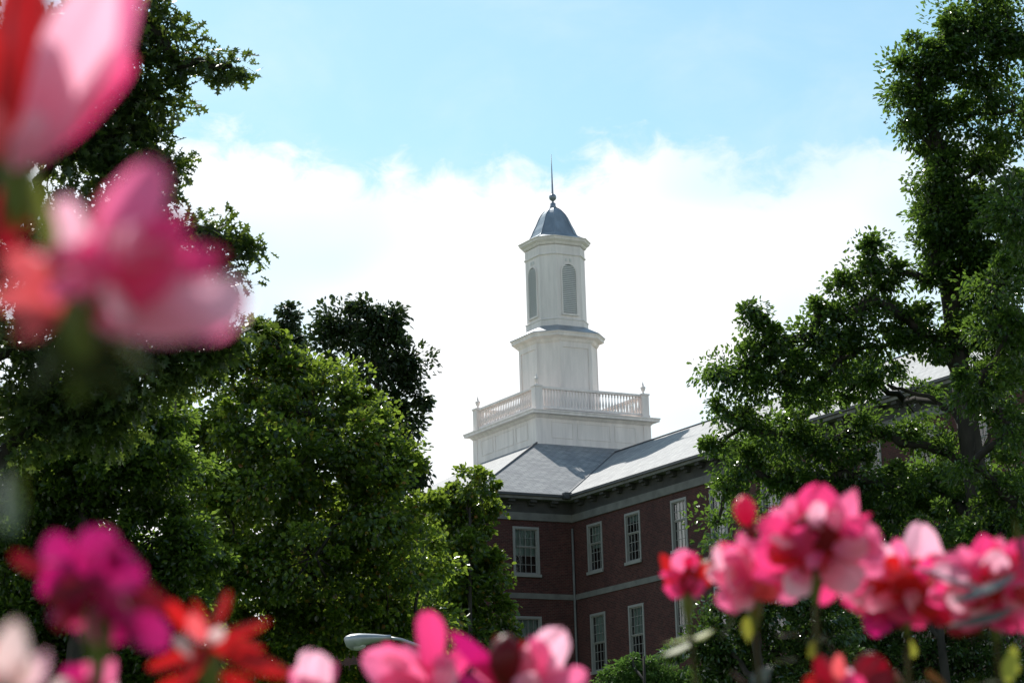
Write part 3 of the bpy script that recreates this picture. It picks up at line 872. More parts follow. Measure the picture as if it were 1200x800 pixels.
def tree(name, label, cat, d, trunk_px, blobs, mat_leaf, leaf=0.12, ratio=0.55, tuft=0.38, per=26, dens=1.0, tpl=SIMPLE,
         trunk_r=0.28, seed=1, group=None, flat=0.75, limb_up=0.25, shell=0.6, lower=None, limb_r=0.028, zf=0.5, spread=0.55, grow=1.0, spray=0.3, gaps=()):
    """blobs: (px, py, r_px, depth offset in m). Leaves sit in tufts at twig ends."""
    rng = np.random.default_rng(seed)
    base = at(trunk_px, 400, d); base[2] = 0
    root = empty(name, base)
    tag(root, label, cat, group or 'trees and shrubs around the building')
    ppm = F_PX / d
    BL = []
    for b in blobs:
        dd = d + (b[3] if len(b) > 3 else 0.0)
        BL.append((at(b[0], b[1], dd) - base, b[2] / F_PX * dd * grow))
    cen_all = np.array([b[0] for b in BL])
    zc = cen_all[:, 2]
    ztop = np.percentile(zc, 85)
    zlow = max(0.8, min(zc.min() * 0.9, zc.mean() * 0.6)) if lower is None else lower
    br = MB()
    # trunk, leaning slightly towards the middle of the crown
    cm = cen_all.mean(axis=0)
    tt = np.linspace(0, 1, 9)
    TP = [np.array([cm[0] * 0.55 * t ** 1.5 + 0.1 * math.sin(3 * t + seed), cm[1] * 0.4 * t ** 1.5 + 0.08 * math.cos(4 * t + seed), ztop * t]) for t in tt]
    TR = [trunk_r * (1.25 if i == 0 else 1) * (1 - 0.85 * t) + 0.02 for i, t in enumerate(tt)]
    br.tube(TP, TR, 9)
    def trunk_at(z):
        t = min(max(z / ztop, 0), 1); f_ = t * 8; i = min(int(f_), 7); k = f_ - i
        return TP[i] * (1 - k) + TP[i + 1] * k, TR[i] * (1 - k) + TR[i + 1] * k
    TC, TRD, OUT = [], [], []
    # each blob hangs on the trunk or on a blob nearer the trunk
    hd_ = [math.hypot(c_[0] - trunk_at(c_[2])[0][0], c_[1] - trunk_at(c_[2])[0][1]) for c_, _ in BL]
    order = sorted(range(len(BL)), key=lambda i: hd_[i])
    par, kids = {}, {i: 1 for i in range(len(BL))}
    for k_, i in enumerate(order):
        c_ = BL[i][0]
        za = min(max(c_[2] - (0.35 + limb_up) * hd_[i] - 0.3, zlow * 0.75), ztop * 0.97)
        best, bp_ = np.linalg.norm(c_ - trunk_at(za)[0]) * 1.1, None
        for j in order[:k_]:
            dj = np.linalg.norm(c_ - BL[j][0]) + 0.35 * hd_[j]
            if hd_[j] < hd_[i] * 0.97 and BL[j][0][2] < c_[2] + 0.3 * hd_[i] and dj < best: best, bp_ = dj, j
        par[i] = (bp_, za)
    for i in reversed(order):
        if par[i][0] is not None: kids[par[i][0]] += kids[i]
    for i, (c_, r) in enumerate(BL):
        pj, za = par[i]
        rad = limb_r * kids[i] ** 0.5 + 0.012
        if pj is None:
            p0, r0 = trunk_at(za); rad0 = min(r0 * 0.75, rad * 1.25)
        else:
            p0 = BL[pj][0]; rad0 = rad
        dist = np.linalg.norm(c_ - p0)
        mid = (p0 + c_) / 2 + np.array([0, 0, 0.03 * dist]) + rng.normal(size=3) * 0.07 * dist
        wob = rng.normal(size=(7, 3)) * 0.03 * dist
        path = [p0 * (1 - t) ** 2 + 2 * mid * t * (1 - t) + c_ * t ** 2 + (wob[q] if 0 < t < 1 else 0) for q, t in enumerate(np.linspace(0, 1, 7))]
        br.tube(path, [rad0 * (1 - t) + rad * 0.62 * t for t in np.linspace(0, 1, 7)], 6)
        n = max(3, int(dens * 3.2 * (r / tuft) ** 2))
        u = rsph(rng, n)
        rr = r * (shell + (1 - shell) * rng.random(n)) ** 1.0 * (0.72 + 0.45 * rng.random(n))
        inner = rng.random(n) < 0.3
        rr = np.where(inner, rr * rng.random(n), rr)
        pts = c_ + u * rr[:, None] * np.array([1, 1, flat + 0.2])
        for i in range(n):
            if rng.random() < 0.45:
                s_ = c_ + (pts[i] - c_) * 0.15
                q = (s_ + pts[i]) / 2 + rng.normal(size=3) * 0.05 * r
                br.tube([s_, q, pts[i]], [0.018 * min(1.5, d / 40), 0.012 * min(1.5, d / 40), 0.005], 4)
        TC.append(pts); TRD.append(tuft * (0.4 + 1.0 * rng.random(n) ** 1.3)); OUT.append(u)
        ns = int(n * spray + rng.random())
        for q in range(ns):                        # thin sprays reaching out of the clump
            v_ = rsph(rng, 1)[0]; v_[2] = abs(v_[2]) * 0.8 - 0.15
            a0_, a1_ = c_ + v_ * r * 0.6, c_ + v_ * r * rng.uniform(0.95, 1.3) + np.array([0, 0, rng.uniform(-0.1, 0.25) * r])
            br.tube([a0_, (a0_ + a1_) / 2, a1_], [0.010, 0.007, 0.003], 4)
            k4 = 4
            for w_ in range(k4):
                t_ = 0.45 + 0.55 * (w_ + 1) / k4
                TC.append((a0_ + (a1_ - a0_) * t_)[None]); TRD.append(np.array([tuft * (0.42 - 0.06 * w_)])); OUT.append(v_[None])
    TC = np.concatenate(TC); TRD = np.concatenate(TRD); OUT = np.concatenate(OUT)
    keep = TC[:, 2] > 0.25
    rel_ = TC + base - CAM
    dp_ = rel_ @ _F; qx, qy = 600 + F_PX * (rel_ @ _R) / dp_, 400 - F_PX * (rel_ @ _U) / dp_
    for gx, gy, grx, gry in gaps:                # openings in the foliage
        keep &= ~((((qx - gx) / grx) ** 2 + ((qy - gy) / gry) ** 2 < 1) & (rng.random(len(TC)) < 0.85))
    TC, TRD, OUT = TC[keep], TRD[keep], OUT[keep]
    cnt = np.maximum(4, (per * np.minimum(1.0, (TRD / tuft / 0.6)) ** 2.2).astype(int))
    idx = np.repeat(np.arange(len(TC)), cnt)
    m = len(idx)
    g_ = rng.normal(size=(m, 3)) * spread
    g_ = g_ * np.minimum(1.0, 1.0 / (np.linalg.norm(g_, axis=1, keepdims=True) + 1e-6))
    cen = TC[idx] + g_ * TRD[idx][:, None] * np.array([1, 1, zf])
    nrm = rsph(rng, m) * 0.85 + np.array([0, 0, 0.75]) + OUT[idx] * 0.25
    axis = g_ * 0.8 + OUT[idx] * 0.6 + rsph(rng, m) * 0.7 + np.array([0, 0, -0.25])
    nrm = nrm - axis * (np.sum(nrm * axis, axis=1) / np.sum(axis * axis, axis=1))[:, None]
    Ls = leaf * (0.65 + 0.7 * rng.random(m))
    V, T = leaves(rng, cen, axis, nrm, Ls, Ls * ratio, tpl)
    br.build('trunk', M['bark'], root, smooth=True)
    mesh_np('crown', V, T, mat_leaf, root)
    return root


tree('evergreen_tree', 'dark lumpy evergreen tree standing behind the brighter tree, left of the white tower', 'tree', 84, 430,
     [(430, 362, 22), (400, 385, 30), (380, 400, 22), (440, 385, 24), (455, 372, 10), (458, 402, 16), (410, 420, 38), (445, 425, 28), (474, 428, 15), (487, 428, 9),
      (470, 452, 24), (490, 462, 12), (455, 480, 34), (474, 500, 18), (440, 520, 40), (478, 556, 22), (490, 552, 11), (470, 600, 40), (420, 580, 50), (440, 680, 60), (400, 640, 55)],
     M['evergreen'], 0.19, 0.6, 0.66, 200, 1.05, spray=0.1, zf=0.9, spread=0.46, grow=0.93, seed=11, trunk_r=0.35, shell=0.7)
tree('evergreen_tree', 'small dark treetop peeking over the broad bright green tree, left of the lumpy evergreen', 'tree', 92, 334,
     [(336, 362, 6), (336, 374, 10), (332, 390, 16), (335, 410, 22), (335, 440, 30), (335, 480, 36)], M['evergreen'], 0.17, 0.55, 0.40, 80, 1.8, seed=12, trunk_r=0.25)
tree('broadleaf_tree', 'broad bright green leafy tree behind the street lamp head', 'tree', 58, 372,
     [(300, 392, 26), (270, 410, 34), (330, 408, 30), (250, 440, 45), (310, 445, 45), (358, 436, 30), (395, 452, 28), (425, 478, 28), (450, 505, 26, -1),
      (370, 480, 45, -1), (290, 500, 60, -1.5), (230, 510, 55, 0), (410, 520, 45, -2), (455, 545, 38, -1.5), (340, 560, 65, -2.5), (260, 590, 60, -1.5), (420, 590, 60, -2.5),
      (480, 600, 34, -1), (370, 650, 70, -3), (290, 670, 65, -2.5), (450, 670, 60, -2), (500, 660, 36, 0), (240, 680, 55, 0), (400, 730, 65, -2), (320, 750, 65, -2), (480, 740, 50, -1), (250, 770, 60, -1), (430, 800, 60, -1), (300, 560, 70, 2), (260, 640, 70, 3), (350, 700, 80, 3), (430, 620, 60, 2), (220, 560, 60, 2), (300, 780, 80, 3), (460, 740, 60, 2)],
     M['maple'], 0.12, 0.85, 0.62, 190, 1.5, spread=0.48, zf=0.55, seed=21, trunk_r=0.4)
tree('broadleaf_tree', 'small light green tree overlapping the left corner of the brick wall', 'tree', 74, 545,
     [(548, 568, 22), (570, 572, 12), (525, 585, 22), (556, 595, 28), (515, 610, 26), (580, 600, 8), (545, 625, 30), (570, 650, 14), (525, 660, 36), (562, 668, 26), (590, 682, 14),
      (548, 705, 36), (580, 712, 22), (598, 738, 10), (515, 715, 36), (540, 750, 40), (575, 755, 26), (600, 765, 14), (520, 790, 40), (565, 795, 36), (545, 690, 30, -1), (548, 740, 32, -1), (540, 640, 26, -1), (545, 790, 34, -1)],
     M['maple'], 0.14, 0.8, 0.46, 95, 1.3, spread=0.5, zf=0.6, seed=22, trunk_r=0.12)
tree('broadleaf_tree', 'dark leafy tree filling the lower left behind the magenta flower', 'tree', 47, 90,
     [(20, 720, 75, 3), (100, 745, 85, 3), (185, 770, 80, 3), (60, 660, 75, 3), (150, 680, 70, 3), (10, 790, 70, 3), (30, 620, 70, 3), (60, 490, 60), (130, 500, 60), (180, 500, 45), (100, 540, 70, 2), (170, 560, 60, 2), (60, 600, 70, 2), (130, 540, 55), (190, 560, 45), (30, 560, 60), (100, 600, 65), (180, 630, 55), (20, 650, 60), (90, 690, 65), (170, 700, 60), (225, 660, 40), (40, 740, 60), (120, 770, 65), (210, 760, 55), (20, 800, 50), (180, 810, 50)],
     M['mapledark'], 0.11, 0.8, 0.48, 160, 1.6, spread=0.5, seed=23, trunk_r=0.35)
tree('oak_tree', 'tall dark oak with lobed leaves against the sky behind the upper left flowers', 'tree', 24, -170,
     [(162, 18, 42), (187, 45, 32), (207, 78, 24), (232, 72, 13), (254, 80, 12), (272, 78, 7), (130, 70, 60), (167, 110, 42), (200, 120, 16), (60, 60, 70), (110, 150, 60), (152, 165, 45), (187, 180, 22), (204, 195, 12), (60, 180, 70),
      (150, 215, 45), (177, 222, 18), (120, 270, 55), (30, 280, 70), (184, 285, 30), (224, 270, 14), (249, 272, 12), (269, 290, 12), (239, 300, 16), (284, 292, 6), (264, 325, 14), (224, 330, 28), (170, 340, 50), (80, 350, 60),
      (20, 400, 60), (130, 410, 60), (210, 400, 45), (60, 470, 60), (160, 460, 45), (255, 380, 24), (110, 470, 60), (180, 420, 55), (245, 415, 36), (270, 395, 22), (120, 500, 45), (40, 500, 50)],
     M['oak'], 0.12, 0.95, 0.24, 34, 2.0, LOBED, 0.30, 31, spray=0.10,  shell=0.5)
tree('broadleaf_tree', 'tall spreading small-leaved tree in front of the right wing, reaching above the frame', 'tree', 38, 1168,
     [(1150, 15, 36), (1120, 30, 20), (1190, 40, 50), (1112, 75, 34), (1078, 82, 18), (1058, 80, 10), (1062, 110, 16), (1058, 145, 13), (1085, 130, 28), (1150, 90, 45), (1120, 140, 40), (1190, 130, 50), (1105, 178, 26), (1150, 190, 45),
      (1125, 215, 34), (1082, 218, 16), (1095, 245, 28), (1190, 230, 50), (1140, 270, 45), (1095, 290, 30), (1190, 310, 50), (1130, 330, 45), (1090, 330, 26),
      (1020, 292, 10), (1008, 318, 18), (1040, 320, 20), (985, 335, 14), (1025, 350, 30), (962, 362, 16), (1060, 370, 30), (880, 362, 8), (884, 382, 14), (905, 395, 20), (990, 375, 30), (950, 395, 28),
      (930, 425, 34), (880, 420, 22), (858, 438, 14), (836, 438, 8), (985, 420, 38), (895, 455, 34), (1035, 405, 36), (1090, 395, 40), (1150, 390, 50), (1190, 400, 40), (850, 478, 16), (870, 500, 26), (945, 465, 32), (1040, 450, 28), (1100, 470, 26), (1160, 450, 40),
      (838, 524, 12), (870, 545, 28), (915, 510, 34), (965, 520, 34), (1010, 500, 26), (900, 560, 24), (850, 575, 14), (940, 565, 34), (1000, 555, 40), (1060, 520, 32), (1110, 530, 32), (1180, 490, 28), (1190, 560, 40), (1060, 580, 45), (1120, 590, 45), (1180, 620, 45), (980, 610, 45), (900, 615, 18), (840, 612, 14), (1030, 640, 50), (1100, 660, 50),
      (1092, 60, 30), (1078, 112, 30), (1072, 150, 24), (1104, 205, 30), (1112, 250, 40), (1150, 300, 50), (1098, 310, 28), (1140, 40, 45), (1195, 250, 50, -2),
      (1160, 330, 40, -2.5), (1180, 390, 45, -2.5), (1150, 450, 40, -2.5), (1185, 500, 45, -2.5), (1140, 545, 34, -2.5), (1190, 590, 45, -2.5), (1130, 620, 50, -2), (1165, 640, 45, -2.5),
      (1010, 440, 45, 2), (1060, 470, 40, 2), (960, 480, 45, 2), (1090, 560, 55, 2), (1020, 600, 55, 2), (930, 600, 45, 1.5), (900, 520, 40, 1.5), (1150, 600, 60, 2), (870, 600, 24, 1)],
     M['willow'], 0.080, 0.58, 0.34, 150, 1.35, seed=41, spray=0.4, zf=0.7, spread=0.5, grow=1.0, trunk_r=0.34, shell=0.5, lower=4.5, gaps=((1146, 515, 26, 38), (1085, 456, 44, 24), (968, 492, 34, 16), (1030, 474, 34, 16), (1050, 530, 34, 16), (1112, 112, 14, 16), (1136, 205, 20, 14), (1172, 215, 14, 18), (1150, 70, 14, 12), (1178, 130, 14, 14), (1120, 265, 12, 12), (846, 598, 16, 26), (905, 590, 16, 22), (1065, 300, 16, 22), (1088, 392, 12, 10)))
tree('glossy_tree', 'glossy leaved evergreen shrub right of the lower windows, under the pink flowers', 'shrub', 31, 880,
     [(845, 640, 14), (842, 662, 14), (868, 690, 26), (835, 715, 16), (880, 720, 36), (920, 690, 36), (810, 750, 18), (790, 762, 10), (845, 755, 36), (900, 770, 45), (960, 730, 45), (955, 790, 50), (820, 785, 24), (860, 805, 40)],
     M['glossy'], 0.08, 0.52, 0.26, 75, 2.2, seed=51, trunk_r=0.12)
tree('glossy_tree', 'dark glossy shrub at lower right below the tall spreading tree', 'shrub', 33, 1090,
     [(1020, 720, 45), (1080, 710, 50), (1140, 700, 50), (1190, 720, 45), (1010, 780, 50), (1070, 780, 55), (1130, 780, 55), (1190, 790, 50)],
     M['glossy'], 0.08, 0.52, 0.28, 75, 2.0, seed=52, trunk_r=0.14)
tree('bush', 'light green clipped bush top below the lower windows of the right wing', 'bush', 72, 745,
     [(738, 772, 9), (735, 790, 20), (715, 797, 14), (765, 778, 16), (775, 796, 22), (790, 770, 10), (750, 810, 24), (710, 815, 18), (800, 800, 20)],
     M['bush'], 0.10, 0.5, 0.30, 70, 2.2, seed=53, trunk_r=0.1)

# ------------------------------------------------------------------ foreground flowers
rngf = np.random.default_rng(7)


def petal_mesh(P0, P1, w, n, cup, curl, ruff, nu=16, nv=11, seed=0, tipround=0.6):
    """obovate, cupped petal from P0 to P1 (world vectors), facing n"""
    r = random.Random(seed)
    ax_ = P1 - P0; Ln = ax_.length; a = ax_.normalized()
    sd_ = n.cross(a); sd_ = sd_.normalized() if sd_.length > 1e-6 else Vector((1, 0, 0))
    nn = a.cross(sd_)
    ph = [r.uniform(0, 6.28) for _ in range(4)]
    V, UV = [], []
    point = r.uniform(0.2, 0.9)
    for i in range(nu):
        u = i / (nu - 1)
        prof_ = 0.16 * (1 - u) + 0.95 * (math.sin(PI * min(1, u ** 0.85 * tipround + 0.0)) ** 0.8 if u > 0 else 0)
        if u > 0.82: prof_ *= math.sqrt(max(0.0, 1 - ((u - 0.82) / 0.19) ** 2))
        prof_ *= (1 - point * max(0.0, (u - 0.45) / 0.55) ** 1.3) * (1 + 0.07 * math.sin(9 * u + ph[3]))
        for j in range(nv):
            v = -1 + 2 * j / (nv - 1)
            x_ = v * prof_ * w / 2
            w_ = w
            notch = -0.05 * Ln * math.exp(-(v * 3) ** 2) * max(0, (u - 0.8) / 0.2)
            zc_ = cup * w * (v * v * 0.5 * prof_) + curl * Ln * (u * u) + cup * Ln * 0.25 * math.sin(PI * u)
            rf_ = ruff * w * u * u * (math.sin(3.1 * v * 2 + ph[0]) * 0.5 + math.sin(5.3 * v + 3 * u + ph[1]) * 0.35) + ruff * w * 0.4 * math.sin(4 * u + ph[2]) * v
            V.append(P0 + a * (Ln * u + notch) + sd_ * x_ + nn * (-zc_ + rf_))
            UV.append((u, (v + 1) / 2))
    Fc = [(i * nv + j, i * nv + j + 1, (i + 1) * nv + j + 1, (i + 1) * nv + j) for i in range(nu - 1) for j in range(nv - 1)]
    return V, UV, Fc


def build_petal(name, P0, P1, w, n, m, root, cup=0.2, curl=0.0, ruff=0.05, seed=0, **k):
    V, UV, Fc = petal_mesh(P0, P1, w, n, cup, curl, ruff, seed=seed, **k)
    me = bpy.data.meshes.new(name)
    base = Vector(root.location)
    me.from_pydata([tuple(v - base) for v in V], [], Fc)
    uvl = me.uv_layers.new(name='uv')
    for p in me.polygons:
        p.use_smooth = True
        for li in p.loop_indices: uvl.data[li].uv = UV[me.loops[li].vertex_index]
    me.materials.append(m)
    o = link(bpy.data.objects.new(name, me), root)
    return o


def PV(px, py, d): return Vector(tuple(at(px, py, d)))


def flower(name, label, d, base_px, petals, leaf_list=(), stem_px=None, cat='flower', group=None, calyx=True, extra=True, foot_dx=None, via=None, fill=None, leaf_fill=0, stem_w=0.0014, seed=0, buds=()):
    """petals: (x0, y0, x1, y1, width_px, material, depth offset base mm, depth offset tip mm)"""
    r = random.Random(seed)
    bpx, bpy_ = base_px
    top = PV(bpx, bpy_, d)
    sx = bpx if stem_px is None else stem_px
    foot = PV(sx, 800, d); foot.z = 0.0
    foot.x += (0.03 * (1 if bpx < 600 else -1)) if foot_dx is None else foot_dx
    root = empty(name, foot)
    tag(root, label, cat, 'blurred flowers on stems close to the camera')
    mmpp = d / F_PX
    k_ = 0
    for i, p in enumerate(petals):
        x0, y0, x1, y1, w, m = p[:6]
        da, db = (p[6], p[7]) if len(p) > 7 else (r.uniform(-2, 6), r.uniform(-14, 8))
        P0, P1 = PV(x0, y0, d + da / 1000), PV(x1, y1, d + db / 1000)
        n = Vector(tuple(-_F)) + Vector((r.uniform(-.5, .5), r.uniform(-.2, .2), r.uniform(-.1, .6)))
        build_petal('petal', P0, P1, w * mmpp * 0.88, n, M[m], root, cup=r.uniform(0.08, 0.32) * r.choice((1, 1, -1)), curl=r.uniform(-0.10, 0.16), ruff=0.085, seed=seed * 97 + i)
        if extra and i % 2 == 0:               # a smaller crumpled petal beside it
            L_ = math.hypot(x1 - x0, y1 - y0); an = math.atan2(y1 - y0, x1 - x0) + r.uniform(0.3, 0.6) * r.choice((-1, 1))
            f_ = r.uniform(0.55, 0.8)
            P1 = PV(x0 + math.cos(an) * L_ * f_, y0 + math.sin(an) * L_ * f_, d + (db + r.uniform(2, 8)) / 1000)
            n = Vector(tuple(-_F)) + Vector((r.uniform(-.9, .9), 0, r.uniform(-.3, .9)))
            m2 = {'pale': 'pink', 'pink': 'pale', 'hot': 'pink', 'magenta': 'magenta', 'red': 'red', 'deep': 'hot', 'coral': 'pale', 'whitish': 'pale'}[m]
            build_petal('petal', P0, P1, w * mmpp * 0.6, n, M[m2], root, cup=r.uniform(0.2, 0.5), curl=r.uniform(0, 0.3), ruff=0.12, seed=seed * 197 + i)
    if fill:
        fx, fy, rx, ry, cnt, len_, ms = fill
        for i in range(cnt):
            an = 2 * PI * (i + r.random()) / cnt
            q_ = r.uniform(0.2, 0.85)
            xa, ya = fx + rx * q_ * 0.5 * math.cos(an), fy + ry * q_ * 0.5 * math.sin(an)
            a2 = an + r.uniform(-0.8, 0.8)
            ll = len_ * r.uniform(0.6, 1.1)
            dz = r.uniform(-16, 6) / 1000
            n = Vector(tuple(-_F)) + Vector((r.uniform(-1.2, 1.2), 0, r.uniform(-.5, 1.2)))
            build_petal('petal', PV(xa, ya, d + dz), PV(xa + rx / max(rx, ry) * ll * math.cos(a2), ya + ry / max(rx, ry) * ll * math.sin(a2), d + dz + r.uniform(-8, 8) / 1000),
                        ll * r.uniform(0.5, 0.85) * mmpp, n, M[r.choice(ms)], root, cup=r.uniform(0.15, 0.5) * r.choice((1, -1)), curl=r.uniform(-0.1, 0.35), ruff=0.13, seed=seed * 311 + i)
    if calyx:
        cm_ = MB()
        rr = 0.0036
        dn = (Vector((foot.x, foot.y, 0)) - top).normalized()
        q = dn.to_track_quat('Z', 'Y').to_matrix()
        rings = [[top - foot + q @ Vector((rad * math.cos(2 * PI * k / 10), rad * math.sin(2 * PI * k / 10), z_)) for k in range(10)]
                 for rad, z_ in ((rr * 0.9, -0.002), (rr * 1.15, 0.003), (rr, 0.008), (rr * 0.55, 0.013), (stem_w, 0.018))]
        cm_.stack(rings)
        cm_.build('calyx', M['sepal'], root, smooth=True)
    sm = MB()
    a, b = top - foot, Vector((0, 0, 0.0))
    mid = (a * 0.6) + Vector((r.uniform(-.02, .02), r.uniform(-.01, .01), 0))
    if via: mid = PV(via[0], via[1], d) - foot
    sm.tube([a, a * 0.85 + mid * 0.15 + Vector((r.uniform(-.003, .003), 0, 0)), mid, a * 0.25 + Vector((r.uniform(-.02, .02), 0, 0)), b],
            [stem_w, stem_w, stem_w * 1.3, stem_w * 1.7, stem_w * 2.2], 7)
    sm.build('stem', M['stem'], root, smooth=True)
    for i, lf in enumerate(leaf_list):
        x0, y0, x1, y1, w, m = lf[:6]
        da, db = (lf[6], lf[7]) if len(lf) > 7 else (r.uniform(-2, 2), r.uniform(-10, 6))
        n = Vector(tuple(-_F)) * 0.5 + Vector((r.uniform(-.4, .4), r.uniform(-.2, .2), 0.9))
        if len(lf) > 8: n = Vector(lf[8])
        build_petal('leaf', PV(x0, y0, d + da / 1000), PV(x1, y1, d + db / 1000), w * mmpp, n, M[m], root, cup=0.15, curl=0.06, ruff=0.02, seed=seed * 31 + i, tipround=0.9)
    for i in range(leaf_fill):
        xa, ya = bpx + r.uniform(-35, 35), bpy_ + r.uniform(15, 150)
        xb, yb = xa + r.uniform(-45, 45), ya + r.uniform(-15, 45)
        n = Vector((r.uniform(-.6, .6), r.uniform(-.6, .1), 0.8))
        build_petal('leaf', PV(xa, ya, d + r.uniform(-.02, .04)), PV(xb, yb, d + r.uniform(-.02, .04)), r.uniform(14, 24) * mmpp, n, M[r.choice(('fleaf', 'fleaf', 'fleaf', 'deepleaf'))], root, cup=0.15, curl=0.1, ruff=0.02, seed=seed * 77 + i, tipround=0.9)
    for (x_, y_, w, hgt, m) in buds:
        bd = MB(); c_ = PV(x_, y_, d) - foot
        k = mmpp
        prof_ = [(0.25, -.5), (.62, -.38), (.92, -.15), (1.0, 0.08), (.82, .28), (.45, .43), (.08, .5)]
        axv = Vector((r.uniform(-.15, .15), 0, 1)).normalized(); q = axv.to_track_quat('Z', 'Y').to_matrix()
        bd.stack([[c_ + q @ Vector((a_ * w / 2 * k * (1 + 0.08 * math.cos(3 * t + z_ * 6)) * math.cos(t), a_ * w / 2 * k * math.sin(t), z_ * hgt * k)) for t in [2 * PI * j / 14 for j in range(14)]] for a_, z_ in prof_])
        bd.build('bud', M[m], root, smooth=True)
    return root


flower('pink_flower', 'very blurred red and pale pink flower in the top left corner', 0.50, (20, 175),
       [(20, 180, 10, -60, 150, 'red', 4, 18), (-10, 170, -40, 20, 110, 'red', 4, 10), (34, 190, 128, -50, 108, 'pale', -6, -14), (45, 190, 150, -60, 90, 'pink', -2, 2), (30, 190, 150, 60, 60, 'hot', 4, 6), (10, 190, -20, 110, 60, 'coral', -4, -8),
        (15, 200, 48, 130, 46, 'pale', -8, -12)],
       [(25, 200, 10, 300, 50, 'deep'), (35, 260, 22, 190, 34, 'sepal'), (5, 190, -25, 290, 60, 'fleaf')], stem_px=-200, seed=1, extra=False, via=(-150, 330))
flower('pink_flower', 'large blurred pink flower at left edge, above the dark foliage', 0.43, (95, 355),
       [(110, 330, 190, 195, 86, 'pink', 6, 2), (120, 340, 262, 296, 100, 'hot', 2, 0), (112, 378, 292, 345, 88, 'pale', -8, -12), (150, 370, 275, 372, 62, 'pink', -4, -6), (110, 340, 70, 235, 74, 'pale', 4, 6), (95, 350, 8, 300, 62, 'coral', 0, -4),
        (90, 360, -20, 345, 50, 'coral', -2, 0), (70, 365, 18, 392, 34, 'coral', -2, -8), (125, 345, 215, 245, 78, 'hot', -2, -4), (105, 345, 135, 215, 66, 'coral', 8, 12), (120, 360, 200, 300, 70, 'hot', -8, -8)],
       [(95, 365, 105, 455, 80, 'fleaf'), (70, 370, 30, 460, 70, 'fleaf'), (130, 385, 180, 432, 34, 'sepal'), (60, 330, 36, 205, 40, 'sepal'), (8, 625, 4, 550, 44, 'gleaf', 0, -6, (-.3, -.8, .5)), (22, 610, 30, 545, 24, 'sepal', 0, -6), (95, 372, 150, 460, 50, 'fleaf')], stem_px=-220, seed=2, via=(-190, 440), fill=(130, 320, 80, 50, 12, 80, ('pink', 'pale', 'hot', 'pale', 'coral')))
flower('magenta_flower', 'blurred magenta purple flower at lower left in front of dark leaves', 0.62, (115, 722),
       [(100, 700, 58, 625, 66, 'magenta', 4, 2), (108, 700, 118, 616, 70, 'magenta', 4, 6), (105, 690, 165, 660, 66, 'magenta', 0, -8), (70, 665, 14, 652, 30, 'deep', 4, 6), (90, 700, 55, 660, 70, 'magenta', -6, -10), (112, 690, 176, 715, 70, 'magenta', -6, -12),
        (125, 700, 196, 760, 60, 'magenta', -2, -2), (100, 715, 70, 690, 60, 'deep', -9, -14), (105, 690, 100, 650, 60, 'magenta', -8, -10), (110, 720, 150, 745, 60, 'magenta', 2, 2), (95, 720, 60, 715, 50, 'deep', 0, 2)],
       seed=3, stem_px=120, fill=(115, 690, 70, 60, 8, 60, ('magenta', 'magenta', 'deep')))
flower('red_flower', 'blurred spidery red flower at lower left beside the magenta flower', 0.78, (245, 765),
       [(240, 752, 192, 702, 28, 'red', 4, 2), (243, 745, 264, 690, 18, 'red', 2, 6), (246, 748, 318, 728, 21, 'red', 0, -4), (248, 755, 212, 796, 24, 'red', -4, -8), (252, 758, 345, 792, 33, 'red', -4, -8), (240, 758, 172, 784, 24, 'red', 0, 2),
        (242, 752, 222, 718, 25, 'coral', -6, -10), (248, 758, 290, 760, 24, 'red', -8, -10), (244, 752, 262, 735, 21, 'whitish', -9, -12), (225, 770, 205, 748, 17, 'whitish', -9, -12), (260, 790, 300, 820, 36, 'red', 2, 2), (230, 790, 180, 825, 36, 'red', 2, 2)], seed=4)
flower('whitish_flower', 'blurred whitish pink petals in the bottom left corner', 0.5, (8, 815),
       [(8, 820, 18, 728, 56, 'whitish', 0, -4), (0, 820, -20, 750, 50, 'coral', 2, 4), (15, 822, 40, 770, 40, 'whitish', -2, -6)], seed=5)
flower('pink_flower', 'small blurred pink flower cut by the bottom edge at lower left', 0.75, (100, 815),
       [(98, 815, 135, 770, 46, 'pink', 0, -4), (96, 815, 78, 778, 44, 'magenta', 2, 2), (95, 815, 110, 776, 44, 'hot', 4, 6), (90, 818, 62, 800, 40, 'whitish', -2, -5)], seed=6)
flower('pink_flower', 'single pale pink petal tip at the bottom edge left of the street lamp', 1.0, (368, 818),
       [(366, 818, 372, 760, 56, 'pale', -2, -6), (372, 818, 392, 776, 40, 'pink', 2, 2), (362, 818, 346, 780, 36, 'pink', 2, 2)], seed=7)
flower('pink_flower', 'hot pink flower with an upright petal just right of the street lamp head', 1.1, (503, 812),
       [(502, 806, 503, 714, 44, 'hot', 4, 4), (500, 808, 424, 768, 62, 'pink', -3, -12), (496, 810, 450, 752, 48, 'hot', 2, 2), (508, 808, 548, 762, 38, 'hot', 2, 6), (506, 810, 530, 775, 42, 'pale', -6, -14), (498, 812, 440, 800, 46, 'pink', -8, -16)], seed=8, fill=(490, 790, 60, 40, 6, 40, ('pink', 'hot', 'pale', 'pink', 'hot')))
flower('pink_flower', 'pink flower with dark maroon centre at bottom edge below the brick wall', 1.1, (600, 812),
       [(596, 808, 526, 738, 34, 'magenta', 0, -6), (594, 808, 556, 765, 36, 'pink', 4, 4), (600, 808, 585, 742, 44, 'deep', 4, 10), (604, 808, 610, 750, 40, 'deep', 2, 4), (610, 810, 658, 740, 66, 'pale', -2, -10), (612, 810, 640, 745, 50, 'hot', 4, 8), (616, 812, 688, 792, 44, 'pink', -6, -10),
        (606, 810, 630, 790, 40, 'pale', -9, -16)], seed=9, buds=[(592, 772, 40, 60, 'deep')])
